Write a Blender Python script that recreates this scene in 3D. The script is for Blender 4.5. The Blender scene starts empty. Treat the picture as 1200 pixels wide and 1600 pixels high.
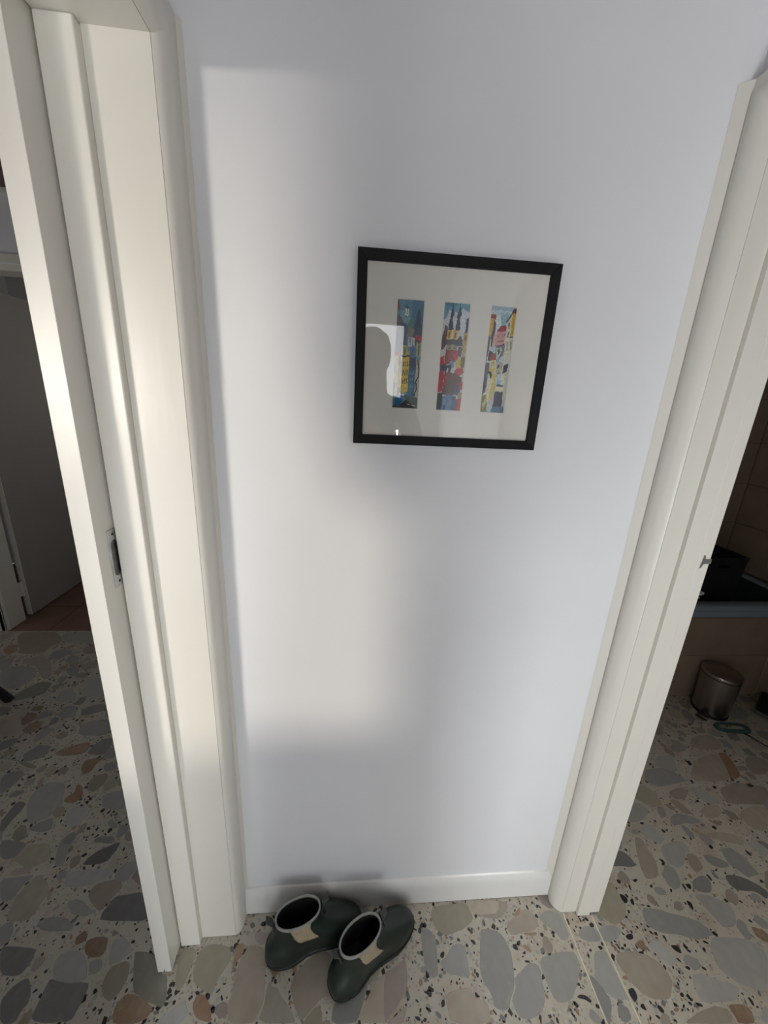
import bpy, math, random
import numpy as np
from mathutils import Matrix, Vector
random.seed(7)
sc = bpy.context.scene
C = sc.collection
# ------------------------------------------------------------ camera
PITCH, ROLL, YAW, HC, DC, FPX = 0.286423, 0.051129, 0.090568, 1.56298, 0.82, 592.75
cp, sp, cy, sy = math.cos(PITCH), math.sin(PITCH), math.cos(YAW), math.sin(YAW)
F = Vector((sy*cp, cy*cp, -sp)); R0 = Vector((cy, -sy, 0)); U0 = R0.cross(F)
R2 = R0*math.cos(ROLL) + U0*math.sin(ROLL); U2 = -R0*math.sin(ROLL) + U0*math.cos(ROLL)
cam = bpy.data.cameras.new('camera'); cam_o = bpy.data.objects.new('camera', cam); C.objects.link(cam_o)
cam.sensor_fit = 'HORIZONTAL'; cam.sensor_width = 36.0; cam.lens = FPX/1200*36.0
cam.clip_start = 0.02; cam.clip_end = 100
cam_o.matrix_world = Matrix(((R2.x, U2.x, -F.x, 0), (R2.y, U2.y, -F.y, -DC), (R2.z, U2.z, -F.z, HC), (0, 0, 0, 1)))
sc.camera = cam_o
# ------------------------------------------------------------ world, daylight, exposure
w = bpy.data.worlds.new('world'); sc.world = w; w.use_nodes = True
w.node_tree.nodes['Background'].inputs[0].default_value = (0.62, 0.76, 1.0, 1)
w.node_tree.nodes['Background'].inputs[1].default_value = 0.5
sun = bpy.data.lights.new('low_sun', 'SUN'); sun.energy = 1.35; sun.angle = math.radians(9); sun.color = (1.0, 0.91, 0.79)
sun_o = bpy.data.objects.new('low_sun', sun); C.objects.link(sun_o)
sun_o.rotation_euler = Vector((0.60, 0.80, 0.0)).to_track_quat('-Z', 'Y').to_euler(); sun_o.location = (-4, -5, 2)
def area(name, loc, direction, sx, sz, power, col):
    l = bpy.data.lights.new(name, 'AREA'); l.shape = 'RECTANGLE'; l.size = sx; l.size_y = sz; l.energy = power; l.color = col
    o = bpy.data.objects.new(name, l); C.objects.link(o); o.location = loc
    o.rotation_euler = Vector(direction).to_track_quat('-Z', 'Y').to_euler(); return o
area('rear_window_daylight', (0.165, -2.42, 0.74), (0, 1, 0), 0.42, 1.18, 25, (0.95, 0.975, 1.0))
area('rear_fanlight_daylight', (0.165, -2.42, 1.76), (0, 1, 0), 0.42, 0.72, 4.5, (0.95, 0.975, 1.0))
area('side_window_daylight', (-0.95, -1.13, 1.38), (0.35, 1, 0), 0.68, 1.34, 3.5, (0.94, 0.97, 1.0))
area('sideroom_fill_lamp', (-2.99, 0.55, 1.45), (1, 0, -0.1), 0.9, 1.0, 6.0, (1.0, 0.97, 0.92))  # added fill for the side room; the outer wall has no opening
area('landing_fill_lamp', (-1.02, 2.35, 1.6), (-1, 0, -0.15), 0.6, 0.9, 2.0, (1.0, 0.95, 0.88))  # added fill lamp to lift the open far door; solid wall behind it
bath_fill = area('bathroom_fill_lamp', (1.20, -0.50, 2.48), (0, 0, -1), 0.5, 0.5, 2.7, (1.0, 0.97, 0.93)); bath_fill.data.spread = math.radians(70)   # added fill lamp, narrow downward spread; no roof opening is built
sc.view_settings.view_transform = 'Standard'; sc.view_settings.look = 'None'
sc.view_settings.gamma = 1.0; sc.view_settings.use_curve_mapping = False
sc.view_settings.exposure = 0.17

# ------------------------------------------------------------ helpers
class MB:
    def __init__(s): s.v = []; s.f = []; s.m = []; s.cur = 0
    def add(s, vs, fs):
        b = len(s.v); s.v += [tuple(p) for p in vs]; s.f += [tuple(i+b for i in f) for f in fs]; s.m += [s.cur]*len(fs)
    def box(s, x0, x1, y0, y1, z0, z1):
        s.add([(x0,y0,z0),(x1,y0,z0),(x1,y1,z0),(x0,y1,z0),(x0,y0,z1),(x1,y0,z1),(x1,y1,z1),(x0,y1,z1)],
              [(3,2,1,0),(4,5,6,7),(0,1,5,4),(1,2,6,5),(2,3,7,6),(3,0,4,7)])
    def prism(s, poly, a, b, axis='z', cap=True):
        # poly in the two other axes, extruded a..b along axis
        def P(p, t):
            return (p[0],p[1],t) if axis == 'z' else ((p[0],t,p[1]) if axis == 'y' else (t,p[0],p[1]))
        ar = sum(poly[i][0]*poly[(i+1)%len(poly)][1]-poly[(i+1)%len(poly)][0]*poly[i][1] for i in range(len(poly)))
        pl = list(poly) if ar > 0 else list(poly)[::-1]
        if axis == 'y': pl = pl[::-1]
        n = len(pl)
        fs = [(i,(i+1)%n,n+(i+1)%n,n+i) for i in range(n)]
        if cap: fs += [tuple(range(n))[::-1], tuple(range(n,2*n))]
        s.add([P(p,a) for p in pl]+[P(p,b) for p in pl], fs)
    def loft(s, rings, cap0=True, cap1=True, closed=True):
        n = len(rings[0]); vs = [p for r in rings for p in r]; fs = []
        for k in range(len(rings)-1):
            for i in range(n if closed else n-1):
                j = (i+1) % n
                fs.append((k*n+i, k*n+j, (k+1)*n+j, (k+1)*n+i))
        if cap0: fs.append(tuple(range(n))[::-1])
        if cap1: fs.append(tuple((len(rings)-1)*n+i for i in range(n)))
        s.add(vs, fs)
    def lathe(s, prof, n=40, c=(0,0,0), cap=True):
        rings = [[(c[0]+r*math.cos(2*math.pi*i/n), c[1]+r*math.sin(2*math.pi*i/n), c[2]+z) for i in range(n)] for r, z in prof]
        s.loft(rings, cap, cap)
    def tube(s, pts, r, n=10):
        pts = [Vector(p) for p in pts]; rings = []; up = Vector((0,0,1))
        for i, p in enumerate(pts):
            d = (pts[min(i+1,len(pts)-1)]-pts[max(i-1,0)]).normalized()
            a = d.cross(up)
            if a.length < 1e-3: a = d.cross(Vector((1,0,0)))
            a.normalize(); b = a.cross(d).normalized()
            rr = r[i] if isinstance(r,(list,tuple)) else r
            rings.append([tuple(p+rr*(math.cos(2*math.pi*k/n)*a+math.sin(2*math.pi*k/n)*b)) for k in range(n)])
        s.loft(rings)
    def build(s, name, mats, parent=None, smooth=False, bevel=0, auto=None, seg=2):
        me = bpy.data.meshes.new(name); me.from_pydata(s.v, [], s.f); me.update()
        for m in (mats if isinstance(mats,(list,tuple)) else [mats]): me.materials.append(m)
        if any(s.m): me.polygons.foreach_set('material_index', s.m)
        import bmesh
        bm = bmesh.new(); bm.from_mesh(me); bmesh.ops.recalc_face_normals(bm, faces=bm.faces); bm.to_mesh(me); bm.free()
        o = bpy.data.objects.new(name, me); C.objects.link(o)
        if parent: o.parent = parent
        if smooth: me.polygons.foreach_set('use_smooth', [True]*len(me.polygons))
        if auto is not None:
            me.polygons.foreach_set('use_smooth', [True]*len(me.polygons)); me.set_sharp_from_angle(angle=math.radians(auto))
        if bevel:
            md = o.modifiers.new('bevel','BEVEL'); md.width = bevel; md.segments = seg; md.limit_method = 'ANGLE'; md.angle_limit = math.radians(40)
            me.polygons.foreach_set('use_smooth', [True]*len(me.polygons)); md.harden_normals = True
        return o
def tag(o, label, cat, group=None):
    o['label'] = label; o['category'] = cat
    if group: o['group'] = group
    return o
def struct(o, label=None):
    o['kind'] = 'structure'
    if label: o['label'] = label
    return o
def empty(name, loc, rz=0):
    o = bpy.data.objects.new(name, None); C.objects.link(o); o.location = loc; o.rotation_euler = (0,0,rz); o.empty_display_size = .05
    return o
def s2l(c): return tuple((x/255/12.92 if x <= 10.3 else ((x/255+.055)/1.055)**2.4) for x in c)

# ------------------------------------------------------------ materials
def mat(name, col, rough=.5, metal=0, var=0.0, scale=8, bump=0, bscale=60, col2=None, stretch=(1,1,1), spec=None, det=4):
    m = bpy.data.materials.new(name); m.use_nodes = True; nt = m.node_tree; N = nt.nodes; L = nt.links
    b = N['Principled BSDF']; b.inputs['Roughness'].default_value = rough; b.inputs['Metallic'].default_value = metal
    if spec is not None: b.inputs['Specular IOR Level'].default_value = spec
    tc = N.new('ShaderNodeTexCoord'); mp = N.new('ShaderNodeMapping'); mp.inputs['Scale'].default_value = stretch
    L.new(tc.outputs['Object'], mp.inputs[0])
    if var or col2:
        nz = N.new('ShaderNodeTexNoise'); nz.inputs['Scale'].default_value = scale; nz.inputs['Detail'].default_value = det
        L.new(mp.outputs[0], nz.inputs['Vector'])
        rp = N.new('ShaderNodeValToRGB'); rp.color_ramp.elements[0].position = .3; rp.color_ramp.elements[1].position = .7
        c2 = col2 or tuple(max(0,x*(1-var)) for x in col)
        rp.color_ramp.elements[0].color = (*col,1); rp.color_ramp.elements[1].color = (*c2,1)
        L.new(nz.outputs[0], rp.inputs[0]); L.new(rp.outputs[0], b.inputs['Base Color'])
    else: b.inputs['Base Color'].default_value = (*col,1)
    if bump:
        n2 = N.new('ShaderNodeTexNoise'); n2.inputs['Scale'].default_value = bscale; n2.inputs['Detail'].default_value = 3
        L.new(mp.outputs[0], n2.inputs['Vector'])
        bp = N.new('ShaderNodeBump'); bp.inputs['Strength'].default_value = bump; bp.inputs['Distance'].default_value = .002
        L.new(n2.outputs[0], bp.inputs['Height']); L.new(bp.outputs[0], b.inputs['Normal'])
    return m
M = {}
M['wall'] = mat('wall_paint', (.785,.788,.797), .55, var=.03, scale=2.5, bump=.10, bscale=140)
M['ceil'] = mat('ceiling_paint', (.78,.78,.76), .8, var=.02)
M['trim'] = mat('trim_gloss_paint', (.76,.73,.655), .28, var=.05, scale=3, bump=.16, bscale=45, stretch=(1,1,.12))
M['door'] = mat('door_gloss_paint', (.75,.72,.655), .33, var=.06, scale=4, bump=.22, bscale=40, stretch=(1,1,.3))
M['skirt'] = mat('baseboard_gloss_paint', (.77,.765,.74), .22, var=.05, scale=6, bump=.18, bscale=40)
M['frame'] = mat('black_frame_wood', (.008,.008,.009), .6, spec=.25, var=.3, scale=20, bump=.1, bscale=120, stretch=(1,1,1))
M['mat'] = mat('cream_mount_board', (.88,.85,.765), .8, var=.03, scale=15)
M['chrome'] = mat('worn_chrome', (.62,.62,.60), .34, metal=.85, var=.35, scale=40, bump=.1, bscale=80)
M['chromedark'] = mat('dark_chrome', (.22,.22,.23), .3, metal=1, var=.5, scale=60)  # darker metal for the pull recess
M['screw'] = mat('dark_screw', (.02,.02,.02), .4, metal=.5)
M['brassy'] = mat('pale_brass_strip', (.74,.68,.52), .4, metal=.1, var=.2, scale=30)
M['rubber'] = mat('dark_green_rubber', (.018,.030,.022), .42, var=.35, scale=9, bump=.06, bscale=60)
M['sole'] = mat('black_green_sole', (.010,.014,.012), .55, var=.3, scale=20, bump=.2, bscale=90)
M['lining'] = mat('black_boot_lining', (.006,.006,.006), .95, var=.2)
M['rim'] = mat('grey_cream_binding', (.30,.31,.28), .8, var=.15, scale=60)
M['gusset'] = mat('tan_elastic', (.42,.34,.23), .85, var=.18, scale=40, bump=.3, bscale=300, stretch=(6,6,.4))
M['tab'] = mat('grey_green_webbing', (.075,.085,.075), .85, var=.3, scale=50, bump=.3, bscale=300)
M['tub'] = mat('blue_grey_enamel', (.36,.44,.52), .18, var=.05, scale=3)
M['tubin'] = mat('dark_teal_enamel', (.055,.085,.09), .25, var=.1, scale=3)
M['tile'] = mat('beige_wall_tile', (.44,.335,.25), .25, var=.14, scale=5, col2=(.36,.28,.20))
M['grout'] = mat('brown_grout', (.20,.15,.11), .9, var=.2, scale=30)
M['ftile'] = mat('brown_floor_tile', (.22,.125,.09), .4, var=.3, scale=6)
M['steel'] = mat('brushed_steel', (.46,.41,.40), .30, metal=1, var=.2, scale=10, stretch=(1,1,.05), bump=.05, bscale=200)
M['blackp'] = mat('black_plastic', (.012,.012,.013), .45, var=.2)
M['basket'] = mat('black_basket_plastic', (.016,.017,.022), .5, var=.25, scale=30, bump=.2, bscale=150)
M['teal'] = mat('teal_cord', (.05,.13,.125), .5, var=.2, scale=40)
M['cordk'] = mat('black_cord', (.012,.012,.012), .5, var=.2)
M['scaleg'] = mat('grey_green_edge', (.16,.18,.165), .35, var=.15)
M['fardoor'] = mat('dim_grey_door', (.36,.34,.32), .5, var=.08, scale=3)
M['timber'] = mat('red_brown_timber', (.11,.03,.022), .35, var=.4, scale=6, stretch=(8,.6,1))
M['navy'] = mat('black_navy_leg', (.010,.011,.017), .35, var=.2)
def terrazzo():
    m = bpy.data.materials.new('terrazzo_matrix'); m.use_nodes = True; nt = m.node_tree; N = nt.nodes; L = nt.links
    b = N['Principled BSDF']; b.inputs['Roughness'].default_value = .36
    tc = N.new('ShaderNodeTexCoord')
    nz = N.new('ShaderNodeTexNoise'); nz.inputs['Scale'].default_value = 9; nz.inputs['Detail'].default_value = 6
    L.new(tc.outputs['Object'], nz.inputs['Vector'])
    r1 = N.new('ShaderNodeValToRGB'); e = r1.color_ramp.elements
    e[0].position = .3; e[0].color = (.415,.38,.305,1); e[1].position = .72; e[1].color = (.385,.32,.255,1)
    el = r1.color_ramp.elements.new(.5); el.color = (.455,.425,.35,1)
    L.new(nz.outputs[0], r1.inputs[0])
    # fine crushed marble: voronoi cells, coloured per cell, showing only near the cell centres
    vo = N.new('ShaderNodeTexVoronoi'); vo.inputs['Scale'].default_value = 120
    L.new(tc.outputs['Object'], vo.inputs['Vector'])
    hs = N.new('ShaderNodeSeparateColor'); L.new(vo.outputs['Color'], hs.inputs[0])
    r2 = N.new('ShaderNodeValToRGB'); r2.color_ramp.interpolation = 'CONSTANT'; e = r2.color_ramp.elements
    e[0].position = 0; e[0].color = (.30,.30,.29,1); e[1].position = .3; e[1].color = (.46,.42,.34,1)
    for p, c in ((.5,(.34,.20,.14,1)),(.62,(.50,.48,.42,1)),(.80,(.05,.05,.055,1)),(.86,(.40,.36,.28,1))):
        q = r2.color_ramp.elements.new(p); q.color = c
    L.new(hs.outputs[0], r2.inputs[0])
    lt = N.new('ShaderNodeMath'); lt.operation = 'LESS_THAN'; lt.inputs[1].default_value = .36
    L.new(vo.outputs['Distance'], lt.inputs[0])
    g2 = N.new('ShaderNodeMath'); g2.operation = 'GREATER_THAN'; g2.inputs[1].default_value = .45; L.new(hs.outputs[1], g2.inputs[0])
    ml = N.new('ShaderNodeMath'); ml.operation = 'MULTIPLY'; L.new(lt.outputs[0], ml.inputs[0]); L.new(g2.outputs[0], ml.inputs[1])
    mx = N.new('ShaderNodeMix'); mx.data_type = 'RGBA'; L.new(ml.outputs[0], mx.inputs[0]); L.new(r1.outputs[0], mx.inputs[6]); L.new(r2.outputs[0], mx.inputs[7])
    L.new(mx.outputs[2], b.inputs['Base Color'])
    return m
M['terr'] = terrazzo()
def stone_mat(name, c1, c2, c3=None, scale=14):
    m = bpy.data.materials.new(name); m.use_nodes = True; nt = m.node_tree; N = nt.nodes; L = nt.links
    b = N['Principled BSDF']; b.inputs['Roughness'].default_value = .30
    tc = N.new('ShaderNodeTexCoord'); oi = N.new('ShaderNodeObjectInfo')
    nz = N.new('ShaderNodeTexNoise'); nz.inputs['Scale'].default_value = scale; nz.inputs['Detail'].default_value = 5; nz.inputs['Distortion'].default_value = .8
    L.new(tc.outputs['Object'], nz.inputs['Vector'])
    r = N.new('ShaderNodeValToRGB'); e = r.color_ramp.elements
    e[0].position = .3; e[0].color = (*c1,1); e[1].position = .75; e[1].color = (*(c3 or c2),1)
    q = e.new(.55); q.color = (*c2,1)
    L.new(nz.outputs[0], r.inputs[0])
    hv = N.new('ShaderNodeHueSaturation'); mr = N.new('ShaderNodeMapRange'); mr.inputs[3].default_value = .82; mr.inputs[4].default_value = 1.18
    L.new(oi.outputs['Random'], mr.inputs[0]); L.new(mr.outputs[0], hv.inputs['Value']); L.new(r.outputs[0], hv.inputs['Color'])
    L.new(hv.outputs[0], b.inputs['Base Color'])
    return m
ST = {
 'g': stone_mat('pale_grey_stone', (.36,.355,.33), (.32,.315,.29), (.385,.37,.335)),
 'G': stone_mat('grey_stone', (.285,.282,.265), (.25,.248,.235), (.315,.307,.28)),
 'd': stone_mat('olive_grey_stone', (.225,.218,.175), (.19,.184,.15), (.25,.235,.19)),
 'D': stone_mat('slate_grey_stone', (.19,.187,.178), (.155,.153,.147), (.22,.213,.20)),
 'K': stone_mat('black_stone', (.022,.022,.023), (.035,.034,.035), (.016,.016,.017)),
 'o': stone_mat('olive_cream_stone', (.34,.315,.24), (.30,.275,.205), (.37,.325,.25)),
 'O': stone_mat('pale_olive_stone', (.31,.295,.235), (.27,.255,.20), (.23,.21,.165)),
 'h': stone_mat('beige_stone', (.375,.33,.265), (.335,.29,.23), (.32,.255,.195)),
 'p': stone_mat('pink_grey_stone', (.345,.295,.26), (.31,.26,.23), (.36,.31,.27)),
 'r': stone_mat('rust_streaked_stone', (.32,.25,.18), (.255,.17,.11), (.33,.28,.205), 22),
 'R': stone_mat('rust_brown_stone', (.21,.12,.075), (.26,.17,.11), (.17,.09,.055), 18),
 'b': stone_mat('dark_olive_stone', (.17,.155,.095), (.20,.18,.12)),
}
def glass_mat():
    m = bpy.data.materials.new('picture_glass'); m.use_nodes = True; nt = m.node_tree; N = nt.nodes; L = nt.links
    N.remove(N['Principled BSDF'])
    tr = N.new('ShaderNodeBsdfTransparent'); gl = N.new('ShaderNodeBsdfGlossy'); gl.inputs['Roughness'].default_value = .02
    fr = N.new('ShaderNodeFresnel'); fr.inputs[0].default_value = 1.5; mx = N.new('ShaderNodeMixShader')
    L.new(fr.outputs[0], mx.inputs[0]); L.new(tr.outputs[0], mx.inputs[1]); L.new(gl.outputs[0], mx.inputs[2])
    L.new(mx.outputs[0], N['Material Output'].inputs[0]); return m
M['glass'] = glass_mat()
def print_mat():
    m = bpy.data.materials.new('watercolour_print'); m.use_nodes = True; nt = m.node_tree
    b = nt.nodes['Principled BSDF']; b.inputs['Roughness'].default_value = .6
    a = nt.nodes.new('ShaderNodeAttribute'); a.attribute_name = 'paint'; nt.links.new(a.outputs['Color'], b.inputs['Base Color']); return m
M['print'] = print_mat()
# ============================================================ STRUCTURE
XL, XR = -.311, .711           # hall faces of the two side walls
CEIL = 2.62
# facing wall
m = MB(); m.box(XL-.001, XR+.001, 0, .10, 0, CEIL); struct(m.build('wall_front', M['wall']), 'white painted wall between the two doorways')
# left wall: cavity leaves beyond the doorway, lintel, and the run behind the camera
m = MB()
m.box(-.4625, XL, -.058, 1.52, 0, CEIL); m.box(-.538, -.5065, -.058, 1.52, 0, CEIL)
m.box(-.5065, -.4625, -.058, 1.52, 2.10, CEIL)
m.box(-.538, XL, -.90, -.058, 2.10, CEIL); m.box(-.538, XL, -3.30, -.90, 0, CEIL)
struct(m.build('wall_left', M['wall']))
m = MB()
m.box(XR, .828, -.059, 1.45, 0, CEIL); m.box(XR, .828, -1.0, -.059, 2.11, CEIL); m.box(XR, .828, -3.30, -1.0, 0, CEIL)
struct(m.build('wall_right', M['wall']))
# rear wall with a tall window opening
m = MB()
wx0, wx1, wz0, wz1 = -.06, .39, .10, 2.14
m.box(-.538, wx0, -2.50, -2.40, 0, CEIL); m.box(wx1, .828, -2.50, -2.40, 0, CEIL)
m.box(wx0, wx1, -2.50, -2.40, 0, wz0); m.box(wx0, wx1, -2.50, -2.40, wz1, CEIL)
struct(m.build('wall_rear', M['wall']))
m = MB()
for a in ((wx0,wx0+.05,wz0,wz1),(wx1-.05,wx1,wz0,wz1),(wx0,wx1,wz0,wz0+.06),(wx0,wx1,wz1-.05,wz1),(wx0,wx1,1.345,1.395)): m.box(a[0],a[1],-2.49,-2.43,a[2],a[3])
struct(m.build('window_1', M['trim']))
m = MB(); m.box(-.54, .83, -3.30, 1.52, CEIL, CEIL+.05); struct(m.build('ceiling', M['timber']))
# side room on the left: near wall with a window, outer wall, far wall with a doorway, timber ceiling
NX0, NX1, NZ0, NZ1 = -1.32, -.58, .70, 2.07
m = MB()
m.box(-3.1, NX0, -1.10, -1.0, 0, 2.47); m.box(NX1, -.538, -1.10, -1.0, 0, 2.47)
m.box(NX0, NX1, -1.10, -1.0, 0, NZ0); m.box(NX0, NX1, -1.10, -1.0, NZ1, 2.47)
struct(m.build('wall_sideroom_near', M['wall']))
m = MB(); m.box(-3.1, -3.0, -1.1, 1.62, 0, 2.47); struct(m.build('wall_sideroom_outer', M['wall']))
m = MB(); m.box(-3.0, -2.235, 1.52, 1.62, 0, 2.47); m.box(-1.40, -.538, 1.52, 1.62, 0, 2.47); m.box(-2.235, -1.40, 1.52, 1.62, 2.13, 2.47)
struct(m.build('wall_sideroom_far', M['wall']))
m = MB()
nb = 12
for i in range(nb):
    x0 = -3.0 + i*(2.462/nb); m.box(x0+.003, x0+2.462/nb-.003, -1.0, 1.52, 2.452, 2.47)
m.box(-3.0, -.54, -1.0, 1.52, 2.470, 2.49)
struct(m.build('ceiling_sideroom', M['timber']))
m = MB(); m.box(-3.0, -.54, 1.50, 1.519, 2.432, 2.4515); struct(m.build('trim_1', M['trim']))
# landing beyond the side room
m = MB(); m.box(-3.1, -3.0, 1.62, 3.2, 0, 2.5); m.box(-1.0, -.9, 1.62, 3.2, 0, 2.5); m.box(-3.0, -1.0, 3.1, 3.2, 0, 2.5); struct(m.build('wall_landing', M['wall']))
m = MB(); m.box(-3.0, -1.0, 1.62, 3.1, 2.5, 2.55); struct(m.build('ceiling_landing', M['ceil']))
# bathroom shell
m = MB(); m.box(2.615, 2.72, -1.3, 1.56, 0, 2.5); o = struct(m.build('wall_bathroom_right', M['grout'])); WBR = o
m = MB(); m.box(.83, 2.615, 1.455, 1.56, 0, 2.5); o = struct(m.build('wall_bathroom_back', M['grout'])); WBB = o
m = MB(); m.box(.83, 2.615, -1.3, -1.2, 0, 2.5); struct(m.build('wall_bathroom_near', M['wall']))
m = MB(); m.box(.83, 2.72, -1.3, 1.56, 2.5, 2.55); struct(m.build('ceiling_bathroom', M['ceil']))
def tile_mesh(name, wdt, hgt, th):
    q = MB(); b = .002
    o4 = [(-wdt/2,-hgt/2),(wdt/2,-hgt/2),(wdt/2,hgt/2),(-wdt/2,hgt/2)]; i4 = [(a[0]*(1-2*b/wdt),a[1]*(1-2*b/hgt)) for a in o4]
    q.add([(a[0],0,a[1]) for a in o4]+[(a[0],-th*.7,a[1]) for a in o4]+[(a[0],-th,a[1]) for a in i4],
          [(0,1,5,4),(1,2,6,5),(2,3,7,6),(3,0,4,7),(4,5,9,8),(5,6,10,9),(6,7,11,10),(7,4,8,11),(8,9,10,11)])
    return q
def tiles(parent, name, place, us, vs, g=.0025, matk='tile', th=.006):
    for a in range(len(us)-1):
        for b in range(len(vs)-1):
            wd, hg = us[a+1]-us[a]-g, vs[b+1]-vs[b]-g
            o = tile_mesh(name, wd, hg, th).build(name, M[matk], parent)
            place(o, (us[a]+us[a+1])/2, (vs[b]+vs[b+1])/2)
def pl_back(y):
    def f(o,u,v): o.location = (u,y,v)
    return f
def pl_right(x):
    def f(o,u,v): o.location = (x,u,v); o.rotation_euler = (0,0,math.pi/2*-1)
    return f
zs = [.59,.884,1.150,1.416,1.682,1.948,2.214,2.49]
tiles(WBB, 'tile', pl_back(1.455), [1.70,2.155,2.612], zs)
tiles(WBR, 'tile', pl_right(2.615), [.0,.30,.60,.90,1.18,1.448], zs)
m = MB(); m.box(.832, 2.612, .856, .90, 0, .515); AP = struct(m.build('wall_tub_apron', M['grout']))
tiles(AP, 'tile', pl_back(.856), [1.30,1.79,2.40,2.61], [0.001,.275,.515])
# ---------------------------------------------------------------- door linings
# right doorway: architrave (vertical + head), jamb, stop
prof = [(.7105,-.0005),(.672,-.0005),(.690,-.016),(.6865,-.022),(.686,-.030),(.688,-.038),(.692,-.046),(.699,-.053),(.7105,-.0600)]
def mitred(pr, fil, yo, zo, yfar, names, label):
    # pr: profile (x,y) seen in plan; fil: scribing fillet against the wall; yo, zo: opening edges; the head piece repeats the profile turned upright
    v = MB(); v.loft([[(x,y,.002) for x,y in pr], [(x,y,zo+(y-yo)) for x,y in pr]]); v.prism(fil, .002, zo-yo-.0005); struct(v.build(names[0], M['trim'], auto=28), label)
    h = MB(); h.loft([[(x,yfar,zo+(y-yo)) for x,y in pr], [(x,y,zo+(y-yo)) for x,y in pr]]); struct(h.build(names[1], M['trim'], auto=28))
mitred([(.7105,-.0005),(.690,-.0005),(.6895,-.015)]+prof[3:], [(.700,-.0005),(.672,-.0005),(.6905,-.0165),(.700,-.0165)], -.0600, 2.0765, -1.06, ('trim_2','trim_3'), 'rounded cream-white architrave of the right doorway')
m = MB(); m.prism(prof[:0]+[(XR,-1.06),(.690,-1.06),(.687,-1.05),(.688,-1.02),(.692,-1.008),(.7105,-1.0)], 0.002, 2.076); struct(m.build('trim_4', M['trim'], auto=28))
m = MB(); m.box(.7118, .7590, -.0603, -.059, .002, 2.0765); m.box(.7590,.830,-.0603,-.059,.012,2.0765)
m.box(.7118, .830, -1.0, -.0603, 2.0765, 2.11); m.box(.7118,.830,-1.0,-.990,.002,2.0765)
j = struct(m.build('trim_5', M['trim']), 'cream-white jamb of the right doorway')
m = MB(); m.box(.7590, .8000, -.0715, -.0603, .001, 2.066); m.box(.8000, .8300, -.0715, -.0603, .014, 2.066); m.box(.759,.830,-.99,-.0603,2.066,2.0765)
st = m.build('door_stop', M['trim'], j, bevel=.0012)
# strike plate and latch keeper on the edge of the stop
m = MB(); m.prism([(.8065,1.226),(.8115,1.226),(.8150,1.236),(.8295,1.2365),(.8312,1.2485),(.8160,1.2490),(.8150,1.258),(.8100,1.258)], -.0727, -.0716, 'y')
m.box(.8303,.8325,-.0727,-.055,1.2365,1.2485); m.build('strike_plate', M['chrome'], j, bevel=.0004)
m = MB(); m.box(.8303,.8390,-.0700,-.066,1.154,1.158); m.box(.837,.843,-.0700,-.060,1.156,1.161); m.box(.8303,.8345,-.0705,-.060,1.146,1.1485); m.build('latch_keeper', M['chrome'], j)
# left doorway
prof = [(XL,-.0005),(-.2865,-.0005),(-.2935,-.010),(-.2925,-.018),(-.2925,-.030),(-.2945,-.042),(-.2985,-.051),(-.3040,-.0570),(-.3112,-.0602)]
mitred([(-.3112,-.0005),(-.2935,-.0005),(-.2932,-.009)]+prof[3:], [(-.303,-.0005),(-.2865,-.0005),(-.2938,-.0105),(-.303,-.0105)], -.0602, 2.0640, -.96, ('trim_6','trim_7'), 'rounded cream-white architrave of the left doorway')
m = MB(); m.prism([(XL,-.96),(-.2925,-.96),(-.2925,-.92),(-.299,-.908),(XL,-.900)], 0.002, 2.064); struct(m.build('trim_8', M['trim'], auto=28))
m = MB(); m.box(-.4085, -.3122, -.0602, -.058, .001, 2.064)
m.box(-.4628, -.3122, -.90, -.0602, 2.064, 2.10); m.box(-.538, -.5062, -.90, -.0602, 2.064, 2.10); m.box(-.538,-.3122,-.90,-.885,.001,2.064)
j2 = struct(m.build('trim_9', M['trim']), 'cream-white lining of the left doorway')
m = MB(); m.box(-.4630, -.4085, -.0772, -.058, .001, 2.0638); m.build('door_stop', M['trim'], j2, bevel=.003)
m = MB(); m.box(-.538, -.5062, -.0772, -.058, .001, 2.0638); m.build('door_stop', M['trim'], j2, bevel=.003)
# sliding door in its cavity
d = MB(); d.box(-.5025,-.4655,-.130,.60,.017,2.085)
d.box(-.5025,-.4870,-.130,.60,.007,.0172); d.box(-.4835,-.4655,-.130,.60,.007,.0172)
d1 = struct(d.build('door_1', M['door'], bevel=.0012), 'cream gloss sliding door pulled almost fully into the wall')
hd = MB(); x = -.4655
# flush pull: plate with a long slot cut out of it
y0, y1, z0, z1 = -.0985, -.0615, 1.176, 1.296
def slot(yc, zc, hw, hh, n=8):
    pts = []
    for k in range(n+1): a = math.pi*k/n; pts.append((yc+hw*math.cos(a), zc+hh+hw*math.sin(a)))
    for k in range(n+1): a = math.pi+math.pi*k/n; pts.append((yc+hw*math.cos(a), zc-hh+hw*math.sin(a)))
    return pts
sl = slot(-.0825, 1.236, .0105, .028)
def rect_pt(p):  # push a slot point out to the plate edge
    cy_, cz_ = -.0800, 1.236; dy, dz = p[0]-cy_, p[1]-cz_
    s_ = min(.0185/abs(dy) if dy else 9e9, .060/abs(dz) if dz else 9e9); return (cy_+dy*s_, cz_+dz*s_)
outer = [rect_pt(p) for p in sl]; n = len(sl)
for k, c in enumerate(outer):   # snap the nearest points onto the four corners
    pass
for cyz in ((y0,z0),(y0,z1),(y1,z0),(y1,z1)):
    k = min(range(n), key=lambda i: (outer[i][0]-cyz[0])**2+(outer[i][1]-cyz[1])**2); outer[k] = cyz
R_ = lambda pts, xx: [(xx,p[0],p[1]) for p in pts]
hd.loft([R_(outer,x+.0001), R_(outer,x+.0014), R_(sl,x+.0014), R_(sl,x+.0004)], False, False)
pl = hd.build('pull_plate', M['chrome'], d1)
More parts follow.
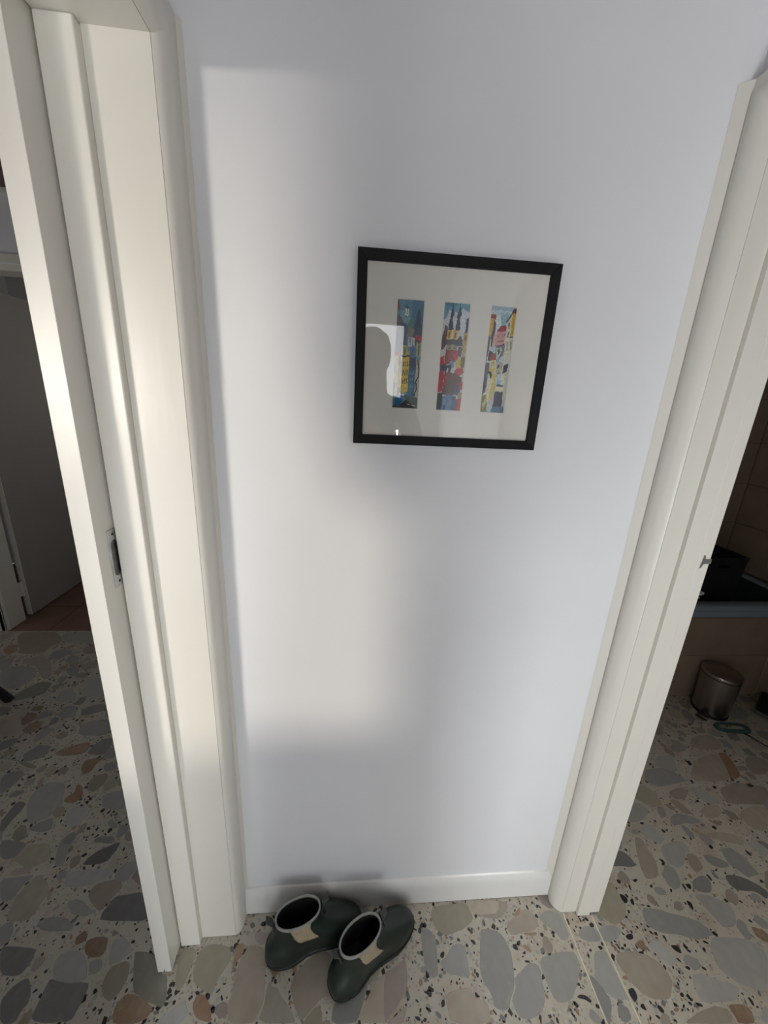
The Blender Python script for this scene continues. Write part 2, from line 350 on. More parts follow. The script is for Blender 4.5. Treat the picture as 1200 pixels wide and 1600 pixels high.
hd = MB(); inn = slot(-.0825,1.236,.0066,.022)
hd.loft([R_(sl,x+.0012), R_(slot(-.0825,1.236,.0082,.026),x+.0006), R_(inn,x+.0003)], False, True); hd.build('pull_recess', M['chromedark'], d1, auto=40)
for z in (1.286, 1.186):
    hd = MB(); hd.add(*(lambda n: ([(x+.0022,-.0830+.0026*math.cos(6.2832*i/n),z+.0026*math.sin(6.2832*i/n)) for i in range(n)]+[(x+.0013,-.0830+.003*math.cos(6.2832*i/n),z+.003*math.sin(6.2832*i/n)) for i in range(n)],
        [tuple(range(n))]+[(i,(i+1)%n,n+(i+1)%n,n+i) for i in range(n)]))(12)); hd.build('screw', M['screw'], d1)
# far doorway of the side room: lining, architrave, open leaf
m = MB()
m.box(-2.235,-2.200,1.52,1.645,.001,2.13); m.box(-1.435,-1.400,1.52,1.645,.001,2.13); m.box(-2.2,-1.435,1.52,1.645,2.10,2.13)
m.box(-2.280,-2.2120,1.502,1.52,.001,2.135); m.box(-1.423,-1.36,1.502,1.52,.001,2.135); m.box(-2.280,-1.36,1.502,1.52,2.135,2.175)
fl = struct(m.build('trim_10', M['trim'], bevel=.003), 'white frame of the far doorway')
m = MB(); m.prism([(-2.212,1.502),(-2.212,1.510),(-2.204,1.516),(-2.2,1.52),(-2.235,1.52),(-2.235,1.502)],.001,2.10); m.build('architrave_bead', M['trim'], fl)
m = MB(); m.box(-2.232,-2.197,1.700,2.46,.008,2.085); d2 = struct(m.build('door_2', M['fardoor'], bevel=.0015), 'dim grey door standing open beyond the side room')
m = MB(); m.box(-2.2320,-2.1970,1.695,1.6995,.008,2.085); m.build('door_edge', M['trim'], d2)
for z in (.22, 1.10, 1.90):
    m = MB(); m.tube([(-2.203,1.672,z-.05),(-2.203,1.672,z+.05)], .008); m.box(-2.214,-2.201,1.646,1.700,z-.048,z+.048); m.build('hinge', M['trim'], d2)
m = MB(); m.box(-3.8,-1.9,-3.9,-3.7,2.03,2.6); struct(m.build('sun_block_beam', M['timber']))   # added unseen beam, fades the top of the side-room sun patch
# baseboard
bp = [(0,.0),(-.0130,.0),(-.0130,.060),(-.0120,.078),(-.0090,.092),(-.0050,.099),(0,.101)]
m = MB(); m.prism(bp, -.2925, .6875, 'x'); o = struct(m.build('baseboard_front', M['skirt'], auto=35), 'glossy white baseboard under the picture wall'); o.location = (0,-.0002,.002)
# ============================================================ FLOOR
m = MB(); m.box(-3.1, 2.72, -3.30, 1.5095, -.06, 0); FL = struct(m.build('floor', M['terr']), 'polished palladiana terrazzo floor of broken marble pieces')
STONES = """o -2140,1494 -1926,1504 -1850,1461 -1787,1370 -1829,1351 -1831,1276 -1943,1269 -2024,1352
r -2084,1325 -2084,1372 -2034,1362 -1987,1305 -2007,1269 -2045,1274
g -1864,1482 -1747,1492 -1695,1514 -1593,1373 -1719,1369 -1795,1389
p -1908,1225 -1817,1258 -1726,1205 -1628,1059 -1672,1053 -1773,1156 -1860,1182
G -1955,1142 -1903,1166 -1778,1156 -1726,1092 -1720,1031 -1757,975 -1802,990 -1860,1027
d -1719,927 -1697,995 -1661,1038 -1606,1029 -1575,975 -1597,931 -1652,906 -1686,897
b -1566,841 -1555,862 -1516,864 -1511,827 -1545,825
r -1562,781 -1556,822 -1505,809 -1502,763 -1528,735
h -1646,766 -1629,803 -1594,817 -1528,735 -1492,681 -1578,683
g -1488,883 -1512,970 -1463,983 -1402,920 -1390,880
g -1409,789 -1424,856 -1363,861 -1319,786 -1360,776
g -1452,1041 -1420,1071 -1375,1062 -1308,980 -1273,910 -1369,919
G -1297,786 -1320,828 -1289,859 -1228,870 -1200,825 -1239,808
g -1244,678 -1258,739 -1166,776 -1113,707 -1116,669
p -1625,1311 -1620,1339 -1581,1353 -1535,1282 -1559,1269 -1595,1274
r -1274,580 -1265,601 -1218,624 -1161,642 -1144,608 -1148,579 -1199,570 -1242,569
G -1139,578 -1136,624 -1111,652 -1076,659 -1060,636 -1058,570 -1102,569
r -1121,517 -1123,547 -1083,553 -1046,557 -1067,527 -1065,488 -1091,477
R -1093,369 -1087,390 -1070,400 -1087,438 -1063,432 -1030,388 -1036,367 -1067,360
D -1258,294 -1263,336 -1262,376 -1223,370 -1219,338 -1226,304 -1223,271 -1229,259
G -1404,472 -1394,500 -1355,508 -1322,492 -1328,442 -1339,421 -1345,400
o -1465,546 -1430,550 -1403,529 -1410,510 -1424,496
g -1232,379 -1215,447 -1160,450 -1129,435 -1107,391 -1084,357 -1111,346 -1097,310 -1145,290 -1167,294
d -1410,557 -1365,547 -1301,525 -1303,511 -1349,522
G -1288,496 -1284,525 -1262,529 -1256,509 -1267,490
p -1246,448 -1245,466 -1232,471 -1214,429 -1224,423
h -1104,326 -1101,353 -1074,348 -1052,324 -1058,308 -1085,310
G -1147,268 -1131,285 -1089,310 -1074,294 -1061,264 -1093,258
g -1050,323 -1037,351 -992,341 -963,332 -972,297 -985,272 -1018,277
G -875,274 -872,295 -835,273 -835,256
g -960,385 -925,401 -882,403 -837,334 -870,324 -929,338
g -1243,691 -1260,746 -1222,764 -1150,750 -1107,693 -1155,670
r -1297,342 -1288,349 -1269,321 -1277,318
G -997,230 -981,254 -963,249 -957,218 -981,212
o -1127,177 -1112,187 -1103,218 -1035,220 -1002,182 -1004,161 -1034,148 -1068,150
p -1096,129 -1092,144 -1039,151 -1033,143 -1044,129 -1073,126
G -1210,236 -1174,237 -1108,223 -1109,199 -1118,177 -1159,174
g -979,165 -1006,227 -993,246 -969,253 -958,219 -954,184 -945,166 -943,144 -962,145
O -1024,48 -1023,70 -1021,96 -1002,130 -956,102 -935,80 -935,46 -937,21 -945,4 -1008,7
g -1114,119 -1058,121 -1011,128 -1028,98 -1028,63 -1049,58 -1064,59
r -955,192 -952,211 -943,200 -947,182
o -931,61 -934,77 -925,76 -915,60 -919,51
D -880,146 -875,165 -853,188 -817,205 -793,213 -791,203 -797,169 -804,152 -833,146
g -915,123 -877,133 -769,131 -758,116 -785,103 -815,86 -868,84 -898,90
h -808,63 -801,90 -771,97 -733,100 -710,78 -722,57 -733,40 -741,19 -757,22 -793,47
D -736,7 -727,40 -716,56 -687,55 -639,64 -618,36 -596,8 -582,-15 -730,-7
G -892,219 -876,235 -821,231 -815,210 -846,210
g -755,115 -745,147 -701,152 -686,129 -702,108 -709,90 -747,96
o -784,211 -748,204 -727,185 -754,194
G -865,49 -822,53 -773,23 -752,22 -769,9 -820,11
D -975,-50 -941,-50 -870,-58 -865,-76 -866,-95 -872,-110 -893,-114 -928,-107
D -886,-158 -878,-136 -861,-121 -846,-118 -824,-139 -810,-162 -818,-180 -818,-200 -853,-198
D -785,-196 -786,-167 -789,-136 -787,-122 -753,-132 -686,-136 -676,-140 -675,-166 -678,-186 -680,-205 -741,-203
g -800,-99 -797,-76 -772,-67 -733,-76 -711,-96 -693,-121 -694,-132 -730,-137 -777,-126
r -742,-53 -729,-43 -685,-43 -674,-67 -677,-86 -710,-87 -729,-76
G -915,1 -883,13 -833,8 -795,-16 -810,-26 -885,-21
g -707,-96 -678,-88 -662,-106 -671,-121 -689,-120
p -855,-103 -857,-77 -832,-76 -830,-97 -844,-108
d -591,-83 -584,-80 -529,-88 -490,-133 -476,-133 -457,-182 -462,-193 -481,-189 -513,-179 -537,-166 -554,-161
g -658,-84 -665,-57 -652,-47 -619,-57 -598,-83 -607,-90 -627,-101 -646,-107
o -642,-144 -642,-111 -608,-98 -590,-103 -581,-133 -587,-159 -602,-175 -629,-165
r -581,-203 -586,-181 -568,-162 -538,-167 -504,-183 -484,-194 -491,-208 -512,-218 -572,-214
R -387,-193 -381,-176 -364,-175 -347,-188 -335,-202 -326,-227 -355,-221 -372,-213
o -463,-82 -414,-83 -416,-112 -419,-138 -425,-160 -437,-168 -451,-148 -455,-125
o -412,-119 -401,-79 -355,-77 -322,-85 -309,-110 -326,-135 -338,-158 -339,-178 -357,-174 -377,-163 -397,-155
h -294,-200 -286,-171 -289,-126 -269,-86 -222,-88 -209,-130 -205,-166 -200,-199 -215,-226 -226,-235 -284,-231
O -209,-233 -197,-202 -199,-169 -172,-173 -150,-195 -123,-219 -110,-238 -119,-241
p -258,-59 -223,-56 -217,-75 -230,-88 -251,-75
r -307,-82 -279,-80 -280,-104 -296,-118 -301,-147 -304,-118
h -133,-164 -102,-129 -67,-111 -22,-113 -32,-169 -21,-198 -49,-203 -75,-224 -97,-241 -113,-216 -129,-190
G -18,-247 -14,-213 11,-206 43,-202 72,-184 82,-182 68,-210 55,-240 43,-250
h 49,-250 74,-214 99,-177 157,-152 186,-139 183,-195 176,-224 148,-243 128,-255
p 131,-255 155,-241 185,-227 179,-245 168,-257
G 248,-70 271,-76 291,-97 286,-140 282,-177 268,-182 246,-165 244,-126
G 294,-148 317,-138 333,-120 358,-113 377,-120 374,-153 371,-189 350,-184 335,-180 316,-179 295,-160
o 285,-35 313,-22 410,-17 421,-56 407,-72 372,-86 321,-96 293,-75
h 293,-240 294,-212 328,-205 366,-205 377,-224 406,-234 406,-258 393,-271 297,-265
h 416,-17 518,-15 508,-51 447,-53 423,-49
p 127,-162 164,-153 191,-135 194,-177 186,-199 161,-225 133,-247 120,-255
G 432,-88 457,-86 494,-96 507,-123 510,-149 504,-179 490,-212 473,-230 458,-252 420,-245 423,-220 400,-186
G 501,-194 530,-178 551,-166 579,-170 582,-183 576,-202 574,-224 564,-245 543,-263 513,-270 485,-267 477,-250 476,-231 496,-212
g 590,-160 635,-151 697,-147 706,-166 699,-190 667,-222 647,-240 620,-248 594,-241 589,-215 585,-184
h 517,-82 552,-63 601,-42 625,-67 622,-88 596,-99 565,-100 527,-107
r 551,-58 585,-36 575,-57 560,-61
r 560,-102 608,-102 607,-108 581,-109
r 550,-128 562,-127 575,-143 569,-146 552,-135
g 628,-67 672,-51 709,-64 710,-87 705,-122 678,-127 667,-102 642,-84
h 454,-21 545,-20 539,-44 505,-66 462,-61 444,-53
G 742,-106 768,-95 794,-99 802,-109 803,-133 767,-133 740,-124
G 799,-109 838,-97 875,-103 881,-113 853,-133 816,-135 805,-131
g 763,-153 802,-152 800,-182 802,-213 804,-240 803,-254 767,-249 748,-235 731,-211 748,-179
G 718,-199 729,-203 747,-233 753,-254 724,-290 714,-289 717,-241
h 825,-166 846,-159 873,-159 922,-167 947,-187 961,-219 928,-256 881,-258 854,-247 837,-229 827,-205 819,-182
r 899,-147 918,-137 934,-138 932,-162 912,-156
K 883,-127 899,-120 911,-123 906,-133 891,-135
K 813,-234 831,-230 834,-240 831,-251 816,-258 813,-248
K 829,-262 839,-261 841,-275 827,-268
K 659,-238 673,-234 689,-238 698,-249 690,-251 680,-244 664,-241
g 1152,-145 1205,-144 1259,-149 1292,-166 1301,-190 1218,-262 1185,-255 1148,-239 1128,-225 1116,-205 1130,-173
g 1021,-219 1058,-214 1084,-226 1108,-234 1140,-242 1135,-257 1107,-271 1060,-272 1016,-269 1006,-258
r 1076,-276 1122,-277 1135,-288 1125,-312 1076,-310 1078,-294
K 1011,-153 1032,-154 1036,-164 1032,-173 1018,-167
K 1106,-164 1115,-163 1115,-170 1106,-174
h 931,-298 980,-285 1034,-276 1070,-282 1070,-297 1057,-309 935,-302
g 1170,-287 1192,-284 1157,-315 1147,-306
D 996,86 1024,104 1046,94 1056,71 1056,53 1034,50 1001,54 965,55
o 858,-35 918,13 937,5 938,-26 941,-50 929,-70 897,-92 867,-100 824,-74
h 1118,145 1138,141 1140,106 1142,72 1134,47 1108,15 1065,10 1066,38 1084,82
g 1192,106 1239,120 1295,123 1302,98 1269,76 1235,45 1203,37 1185,52 1180,73
G 989,-63 1024,-66 1065,-76 1111,-89 1154,-105 1164,-118 1174,-135 1143,-142 1098,-146 1063,-132 1018,-127 978,-110 975,-89
K 938,-22 950,-26 958,-38 948,-48 938,-48 935,-37
K 963,-40 975,-37 972,-51 965,-55 961,-50
K 953,16 965,16 966,6 956,4
K 1010,13 1034,15 1017,4
K 1157,71 1169,67 1172,54 1162,55
G 1069,-11 1094,-10 1109,-26 1086,-36 1066,-28
G 1227,2 1280,16 1294,-1 1278,-23 1260,-36 1225,-32 1212,-20
g 1196,-41 1230,-36 1268,-51 1293,-67 1296,-92 1265,-122 1221,-124 1216,-104 1206,-73
D 1357,10 1386,11 1424,0 1452,-20 1471,-42 1442,-66 1427,-39 1379,-37 1350,-24
K 1191,-7 1211,-8 1201,-24 1192,-19
K 1158,-50 1169,-57 1163,-75 1156,-73 1153,-62
K 1292,18 1301,13 1300,-4 1293,-2
K 1513,82 1525,75 1524,62 1514,65
h 1426,148 1511,144 1548,114 1528,96 1475,109 1441,122 1413,132
G 1334,73 1355,75 1396,57 1410,34 1363,31 1336,45
g 1254,122 1288,123 1304,104 1274,78 1233,50 1186,42
G 1360,405 1404,417 1480,418 1506,393 1531,353 1462,343 1395,333 1353,337 1336,357
g 1430,420 1460,461 1501,482 1564,479 1541,437 1510,390 1477,415
G 1319,206 1356,221 1389,217 1418,205 1439,185 1397,179 1359,184 1312,178 1304,188
g 1143,219 1192,261 1228,268 1252,247 1241,226 1205,206 1161,195 1126,196
h 1391,305 1446,325 1488,323 1479,296 1440,274 1403,275
h 1373,276 1403,275 1421,246 1427,215 1392,217 1379,248
K 1247,170 1259,156 1248,158
K 1608,449 1625,448 1621,430 1603,421
h 1660,454 1810,486 1781,419 1737,350 1655,346 1573,349 1556,374
R 1806,486 1841,485 1839,448 1822,402 1804,369 1777,355 1734,350 1774,411
h 1474,231 1523,251 1567,249 1569,228 1539,205 1502,197 1469,199
h 1657,318 1741,339 1794,326 1851,321 1863,300 1794,240 1728,243 1661,245 1620,253 1630,295
h 1629,216 1725,240 1781,228 1681,141 1635,143 1617,172
h 1913,454 1968,460 2026,442 1941,368 1869,370 1883,411
h 1759,578 1866,589 1884,543 1841,501 1751,504 1688,519
K 1618,326 1635,325 1632,314 1619,312
K 1784,330 1805,329 1816,317 1792,311
K 1750,342 1775,341 1755,335
K 1608,448 1625,449 1620,432 1606,421 1602,433"""
GX0, GY0, GS = -3.0, -3.2, .004
occ = np.zeros((int(5.7/GS), int(4.72/GS)), bool)
def mark(poly, grow=0.0, test=False):
    xs = [p[0] for p in poly]; ys = [p[1] for p in poly]
    i0, i1 = int((min(xs)-grow-GX0)/GS), int((max(xs)+grow-GX0)/GS)+1; j0, j1 = int((min(ys)-grow-GY0)/GS), int((max(ys)+grow-GY0)/GS)+1
    if i0 < 0 or j0 < 0 or i1 >= occ.shape[0] or j1 >= occ.shape[1]: return None
    X, Y = np.meshgrid(GX0+(np.arange(i0,i1)+.5)*GS, GY0+(np.arange(j0,j1)+.5)*GS, indexing='ij')
    ins = np.zeros(X.shape, bool); n = len(poly)
    for a in range(n):
        (xa,ya),(xb,yb) = poly[a], poly[(a+1)%n]
        if abs(yb-ya) < 1e-9: continue
        c = ((ya > Y) != (yb > Y)) & (X < (xb-xa)*(Y-ya)/(yb-ya)+xa); ins ^= c
    if test: return ins.sum(), (occ[i0:i1,j0:j1] & ins).sum(), (i0,i1,j0,j1,ins)
    occ[i0:i1,j0:j1] |= ins
def roughen(poly, amp=.05):
    # Chaikin once, then a little broken-edge jitter
    out = []; n = len(poly)
    for i in range(n):
        a, b = poly[i], poly[(i+1)%n]
        out.append((a[0]*.82+b[0]*.18, a[1]*.82+b[1]*.18)); out.append((a[0]*.25+b[0]*.75, a[1]*.25+b[1]*.75))
    sz = max(max(p[0] for p in out)-min(p[0] for p in out), max(p[1] for p in out)-min(p[1] for p in out))
    return [(p[0]+random.uniform(-1,1)*amp*sz*.25, p[1]+random.uniform(-1,1)*amp*sz*.25) for p in out]
def stone_obj(poly, code, h=.0006):
    cx = sum(p[0] for p in poly)/len(poly); cy_ = sum(p[1] for p in poly)/len(poly)
    q = MB(); n = len(poly)
    base = [(p[0]-cx, p[1]-cy_, 0) for p in poly]; top = [(p[0]*.985, p[1]*.985, h) for p in base]
    q.add(base+top, [(i,(i+1)%n,n+(i+1)%n,n+i) for i in range(n)]+[tuple(range(n,2*n))])
    o = q.build('stone', ST[code], FL); o.location = (cx, cy_, 0); return o
nst = 0
traced = []
for ln in STONES.split('\n'):
    a = ln.split(); poly = [tuple(int(v)/1000 for v in s.split(',')) for s in a[1:]]
    traced.append((a[0], poly))
traced.sort(key=lambda t: -((max(p[0] for p in t[1])-min(p[0] for p in t[1]))*(max(p[1] for p in t[1])-min(p[1] for p in t[1]))))
for k, (code, poly) in enumerate(traced):
    if max(p[1] for p in poly) > 1.507: poly = [(p[0], min(p[1],1.507)) for p in poly]
    rp = roughen(poly, .03 if code != 'K' else .06)
    stone_obj(rp, code, .0004+.0005*k/len(traced)); mark(rp); nst += 1
# occupancy from thresholds strips and walls
def block(x0,x1,y0,y1): mark([(x0,y0),(x1,y0),(x1,y1),(x0,y1)])
for x in (.713,.806): block(x-.004,x+.004,-.9,-.07)
block(-.545,-.31,-.058,1.5); block(-.31,.711,0,1.5); block(.711,.83,-.06,1.5); block(.83,2.6,.85,1.5)
block(-2.98,-.30,-3.19,-.98); block(.72,2.6,-3.19,-1.2)
def px(x, y, z=0):
    v = Vector((x,y+DC,z-HC)); d = v.dot(F)
    if d < .05: return None
    return 600+FPX*v.dot(R2)/d, 800-FPX*v.dot(U2)/d
def inview(x, y):
    p = px(x,y); return p is not None and -60 < p[0] < 1260 and 900 < p[1] < 1680
codes = 'ggggGGGgdoohhhpprgOGg'
bulk = MB(); mats_order = list(ST); nfill = 0
rnd = random.Random(21)
for t in range(14000):
    big = t < 6500
    r = rnd.uniform(.045,.085) if t < 2500 else (rnd.uniform(.028,.048) if big else rnd.uniform(.014,.030))
    cx, cyy = rnd.uniform(-2.95,2.55), rnd.uniform(-3.1,1.48)
    nv = rnd.randint(6,9); a0 = rnd.uniform(0,6.28); el = rnd.uniform(.55,1.0); th = rnd.uniform(0,3.14)
    pts = []
    for i in range(nv):
        a = a0+6.2832*(i+rnd.uniform(-.3,.3))/nv; rr = r*rnd.uniform(.8,1.15)
        u, v = rr*math.cos(a), rr*el*math.sin(a); pts.append((cx+u*math.cos(th)-v*math.sin(th), cyy+u*math.sin(th)+v*math.cos(th)))
    res = mark(pts, 0, True)
    if res is None or res[1] > .015*res[0]: continue
    mark(pts)
    code = rnd.choice(codes) if t < 2500 else rnd.choice('gggohhpOGrg') if big else rnd.choice('ggGghohprhpog')
    p = px(cx,cyy)
    if inview(cx,cyy) and nst < 295 and r*FPX*2/max(.3,math.hypot(cx,cyy+DC,HC)) > 10:
        stone_obj(pts, code); nst += 1
    elif big or inview(cx,cyy):
        n = len(pts); bulk.cur = mats_order.index(code)
        bulk.add([(p_[0],p_[1],.0002) for p_ in pts]+[(p_[0],p_[1],.0005) for p_ in pts], [(i,(i+1)%n,n+(i+1)%n,n+i) for i in range(n)]+[tuple(range(n,2*n))]); nfill += 1
o = bulk.build('stone_remainder', [ST[k] for k in mats_order], FL); o['kind'] = 'stuff'
# small crushed chips between the stones, too many to pick apart
chips = MB(); got = 0
for t in range(60000):
    cx, cyy = (rnd.uniform(-2.4,-.45), rnd.uniform(-.35,1.5)) if t % 5 in (0,1,4) else ((rnd.uniform(-.55,1.0), rnd.uniform(-.45,0)) if t % 5 == 2 else (rnd.uniform(.7,2.5), rnd.uniform(-.4,.85)))
    if not inview(cx,cyy): continue
    i, jx = int((cx-GX0)/GS), int((cyy-GY0)/GS)
    if occ[i,jx]: continue
    r = rnd.choice((.003,.003,.004,.005,.006,.006,.007,.009)); nv = rnd.randint(4,6); a0 = rnd.uniform(0,6.28); el = rnd.uniform(.35,.9); th = rnd.uniform(0,3.14)
    pts = []
    for k in range(nv):
        a = a0+6.2832*(k+rnd.uniform(-.25,.25))/nv; u, v = r*math.cos(a), r*el*math.sin(a)
        pts.append((cx+u*math.cos(th)-v*math.sin(th), cyy+u*math.sin(th)+v*math.cos(th), .0004))
    chips.cur = mats_order.index((rnd.choice('KKKKKKDGgphogRhgo') if r < .008 else rnd.choice('KKKDGr'))); chips.add(pts, [tuple(range(nv))]); got += 1
    if r > .004: occ[i-1:i+2,jx-1:jx+2] = True
    if got > 5600: break
o = chips.build('stone_chips', [ST[k] for k in mats_order], FL); o['kind'] = 'stuff'
# divider strips across the right threshold
for (xa,ya,xb,yb) in ((.7165,-.0615,.708,-.87),(.8075,-.0725,.8030,-.87)):
    m = MB(); dx = .0019
    m.add([(xa-dx,ya,0),(xa+dx,ya,0),(xb+dx,yb,0),(xb-dx,yb,0),(xa-dx,ya,.0014),(xa+dx,ya,.0014),(xb+dx,yb,.0014),(xb-dx,yb,.0014)],[(4,7,6,5),(0,1,5,4),(1,2,6,5),(2,3,7,6),(3,0,4,7)])
    m.build('divider_strip', M['brassy'], FL)
# brown tiles of the landing
m = MB(); m.box(-3.0, -1.0, 1.5105, 3.1, -.06, -.004); FT = struct(m.build('floor_landing', M['grout']), 'brown tiled floor beyond the far doorway')
xs = [-2.575,-2.27,-1.965,-1.66,-1.355]; ys = [1.512,1.815,2.12,2.425]
for a in range(4):
    for b in range(3):
        q = MB(); q.box(xs[a]+.002,xs[a+1]-.002,ys[b]+.002,ys[b+1]-.002,-.004,.0); q.build('tile', M['ftile'], FT)

# ============================================================ PICTURE
PX0, PX1, PZ0, PZ1 = .0006, .3908, 1.4747, 1.8282
W_, H_ = PX1-PX0, PZ1-PZ0
pic = tag(empty('framed_picture', ((PX0+PX1)/2, -.001, PZ0)), 'black framed picture of three narrow townscape prints hung on white wall', 'picture')
fw = .0185
ox = W_/2
def rail(a, b, c_, d_):   # outer a,b  inner c_,d_ (x,z), mitred, with a proud outer lip
    q = MB(); yb, yf, yi = 0.0, -.021, -.019
    pts = [a,b,d_,c_]
    q.add([(p[0],yb,p[1]) for p in pts]+[(p[0],yf if i < 2 else yi,p[1]) for i,p in enumerate(pts)],
          [(0,1,2,3),(4,5,6,7),(0,1,5,4),(1,2,6,5),(2,3,7,6),(3,0,4,7)])
    q.build('frame_rail', M['frame'], pic, bevel=.0008)
O_ = [(-ox,0),(ox,0),(ox,H_),(-ox,H_)]; I_ = [(-ox+fw,fw),(ox-fw,fw),(ox-fw,H_-fw),(-ox+fw,H_-fw)]
for k in range(4): rail(O_[k], O_[(k+1)%4], I_[k], I_[(k+1)%4])
# mount board with three bevelled windows
wins = [(.0785,.1315),(.1700,.2225),(.2640,.3160)]; wz0, wz1 = 1.5485, 1.7510
lx = lambda x: x-(PX0+PX1)/2
lz = lambda z: z-PZ0
q = MB(); xs = [-ox+.010]+[lx(v) for p in wins for v in p]+[ox-.010]; zz = [.010, lz(wz0), lz(wz1), H_-.010]
ym = -.0125
for a in range(7):
    for b in range(3):
        if b == 1 and a % 2 == 1:
            x0, x1, z0, z1 = xs[a], xs[a+1], zz[1], zz[2]; e = .0012
            o4 = [(x0,z0),(x1,z0),(x1,z1),(x0,z1)]; i4 = [(x0+e,z0+e),(x1-e,z0+e),(x1-e,z1-e),(x0+e,z1-e)]
            q.add([(p[0],ym,p[1]) for p in o4]+[(p[0],ym+.0014,p[1]) for p in i4], [(k,(k+1)%4,4+(k+1)%4,4+k) for k in range(4)])
            continue
        q.add([(xs[a],ym,zz[b]),(xs[a+1],ym,zz[b]),(xs[a+1],ym,zz[b+1]),(xs[a],ym,zz[b+1])], [(0,1,2,3)])
q.build('mount_board', M['mat'], pic)
q = MB(); q.box(-ox+.012, ox-.012, -.0155, -.0140, .012, H_-.012); q.build('glass_pane', M['glass'], pic)
q = MB(); q.box(-ox+.009, ox-.009, -.0085, -.0005, .009, H_-.009); q.build('backing_board', M['mat'], pic)
# painted strips: polygons in (u right, v down) with sRGB colours, painted in order
def rc(u0,v0,u1,v1): return [(u0,v0),(u1,v0),(u1,v1),(u0,v1)]
K = (28,32,40)
A1 = [((92,140,158),rc(0,0,1,1)),((70,120,145),rc(.55,0,1,.22)),((120,165,175),rc(.15,.1,.5,.2)),((150,62,58),[(0,0),(.06,0),(.12,.09),(0,.10)]),
 ((110,104,112),[(0,.13),(.2,.16),(.34,.24),(.3,.52),(0,.55)]),((85,92,108),[(.18,.2),(.42,.22),(.4,.5),(.2,.5)]),
 ((42,72,98),[(.72,.2),(.76,.09),(.84,.08),(.9,.14),(.95,.22),(.95,.42),(.66,.42),(.66,.22)]),((60,84,100),rc(.6,.24,.98,.34)),
 ((96,128,112),[(.44,.26),(.5,.18),(.58,.17),(.66,.27)]),((132,130,118),rc(.45,.25,.66,.34)),((200,204,202),rc(.48,.33,.74,.42)),((90,100,110),rc(.54,.34,.57,.41)),((90,100,110),rc(.64,.34,.67,.41)),
 ((214,222,218),rc(.3,.08,.42,.145)),(K,rc(.35,.075,.37,.15)),((54,98,100),[(.26,.075),(.36,.04),(.46,.075)]),
 ((176,66,58),[(.76,.31),(1,.31),(1,.36),(.74,.355)]),((178,172,118),rc(.8,.37,1,.5)),((80,112,104),rc(.86,.37,.92,.5)),
 ((186,172,96),[(.24,.41),(.42,.4),(.5,.47),(.58,.45),(.6,.5),(.26,.5)]),((120,120,70),rc(.34,.42,.4,.49)),
 ((66,104,140),[(.56,.42),(.72,.40),(.8,.5),(.56,.5)]),
 ((30,62,92),rc(.12,.5,.34,.92)),((224,190,48),[(.02,.50),(.16,.50),(.16,.88),(.06,.88)]),((184,62,48),[(0,.47),(.18,.46),(.2,.5),(0,.51)]),
 ((230,192,46),[(.27,.505),(.57,.51),(.56,.84),(.34,.85),(.27,.8)]),(K,rc(.25,.498,.6,.512)),((24,84,116),rc(.57,.51,.83,.88)),((16,56,90),rc(.57,.51,.83,.60)),((40,120,150),rc(.6,.74,.74,.88)),
 ((178,172,158),[(.84,.53),(1,.53),(1,.88),(.82,.88)]),
 ((132,110,112),rc(.16,.64,.26,.8)),((28,100,150),[(.1,.9),(.3,.84),(.46,.88),(.3,.97),(.05,.98)]),((34,74,62),[(.44,.87),(1,.89),(1,.97),(.5,.92)]),((52,48,56),[(.3,.96),(.5,.92),(1,.97),(1,1),(.3,1)]),((70,66,44),rc(0,.97,.4,1)),
 ((236,240,240),rc(.27,.855,.36,.875)),((236,240,240),rc(.38,.852,.46,.872)),((200,200,190),rc(.55,.952,.7,.96)),((190,180,180),rc(.75,.965,.9,.972))]
for v in (.55,.63,.71):
    for u in (.34,.42,.49): A1.append(((96,80,30),rc(u,v,u+.04,v+.05)))
for v in (.64,.70,.77): A1.append(((90,150,176),rc(.63,v,.68,v+.03))); A1.append(((90,150,176),rc(.72,v,.77,v+.03)))
TREE = [((.9,.53),(.93,.6)),((.93,.6),(.85,.6)),((.93,.6),(.97,.68)),((.97,.68),(.86,.74)),((.86,.74),(.9,.80)),((.9,.8),(.84,.88))]
for (a,b) in TREE: A1.append((K,[(a[0]-.025,a[1]),(a[0]+.025,a[1]),(b[0]+.025,b[1]),(b[0]-.025,b[1])]))
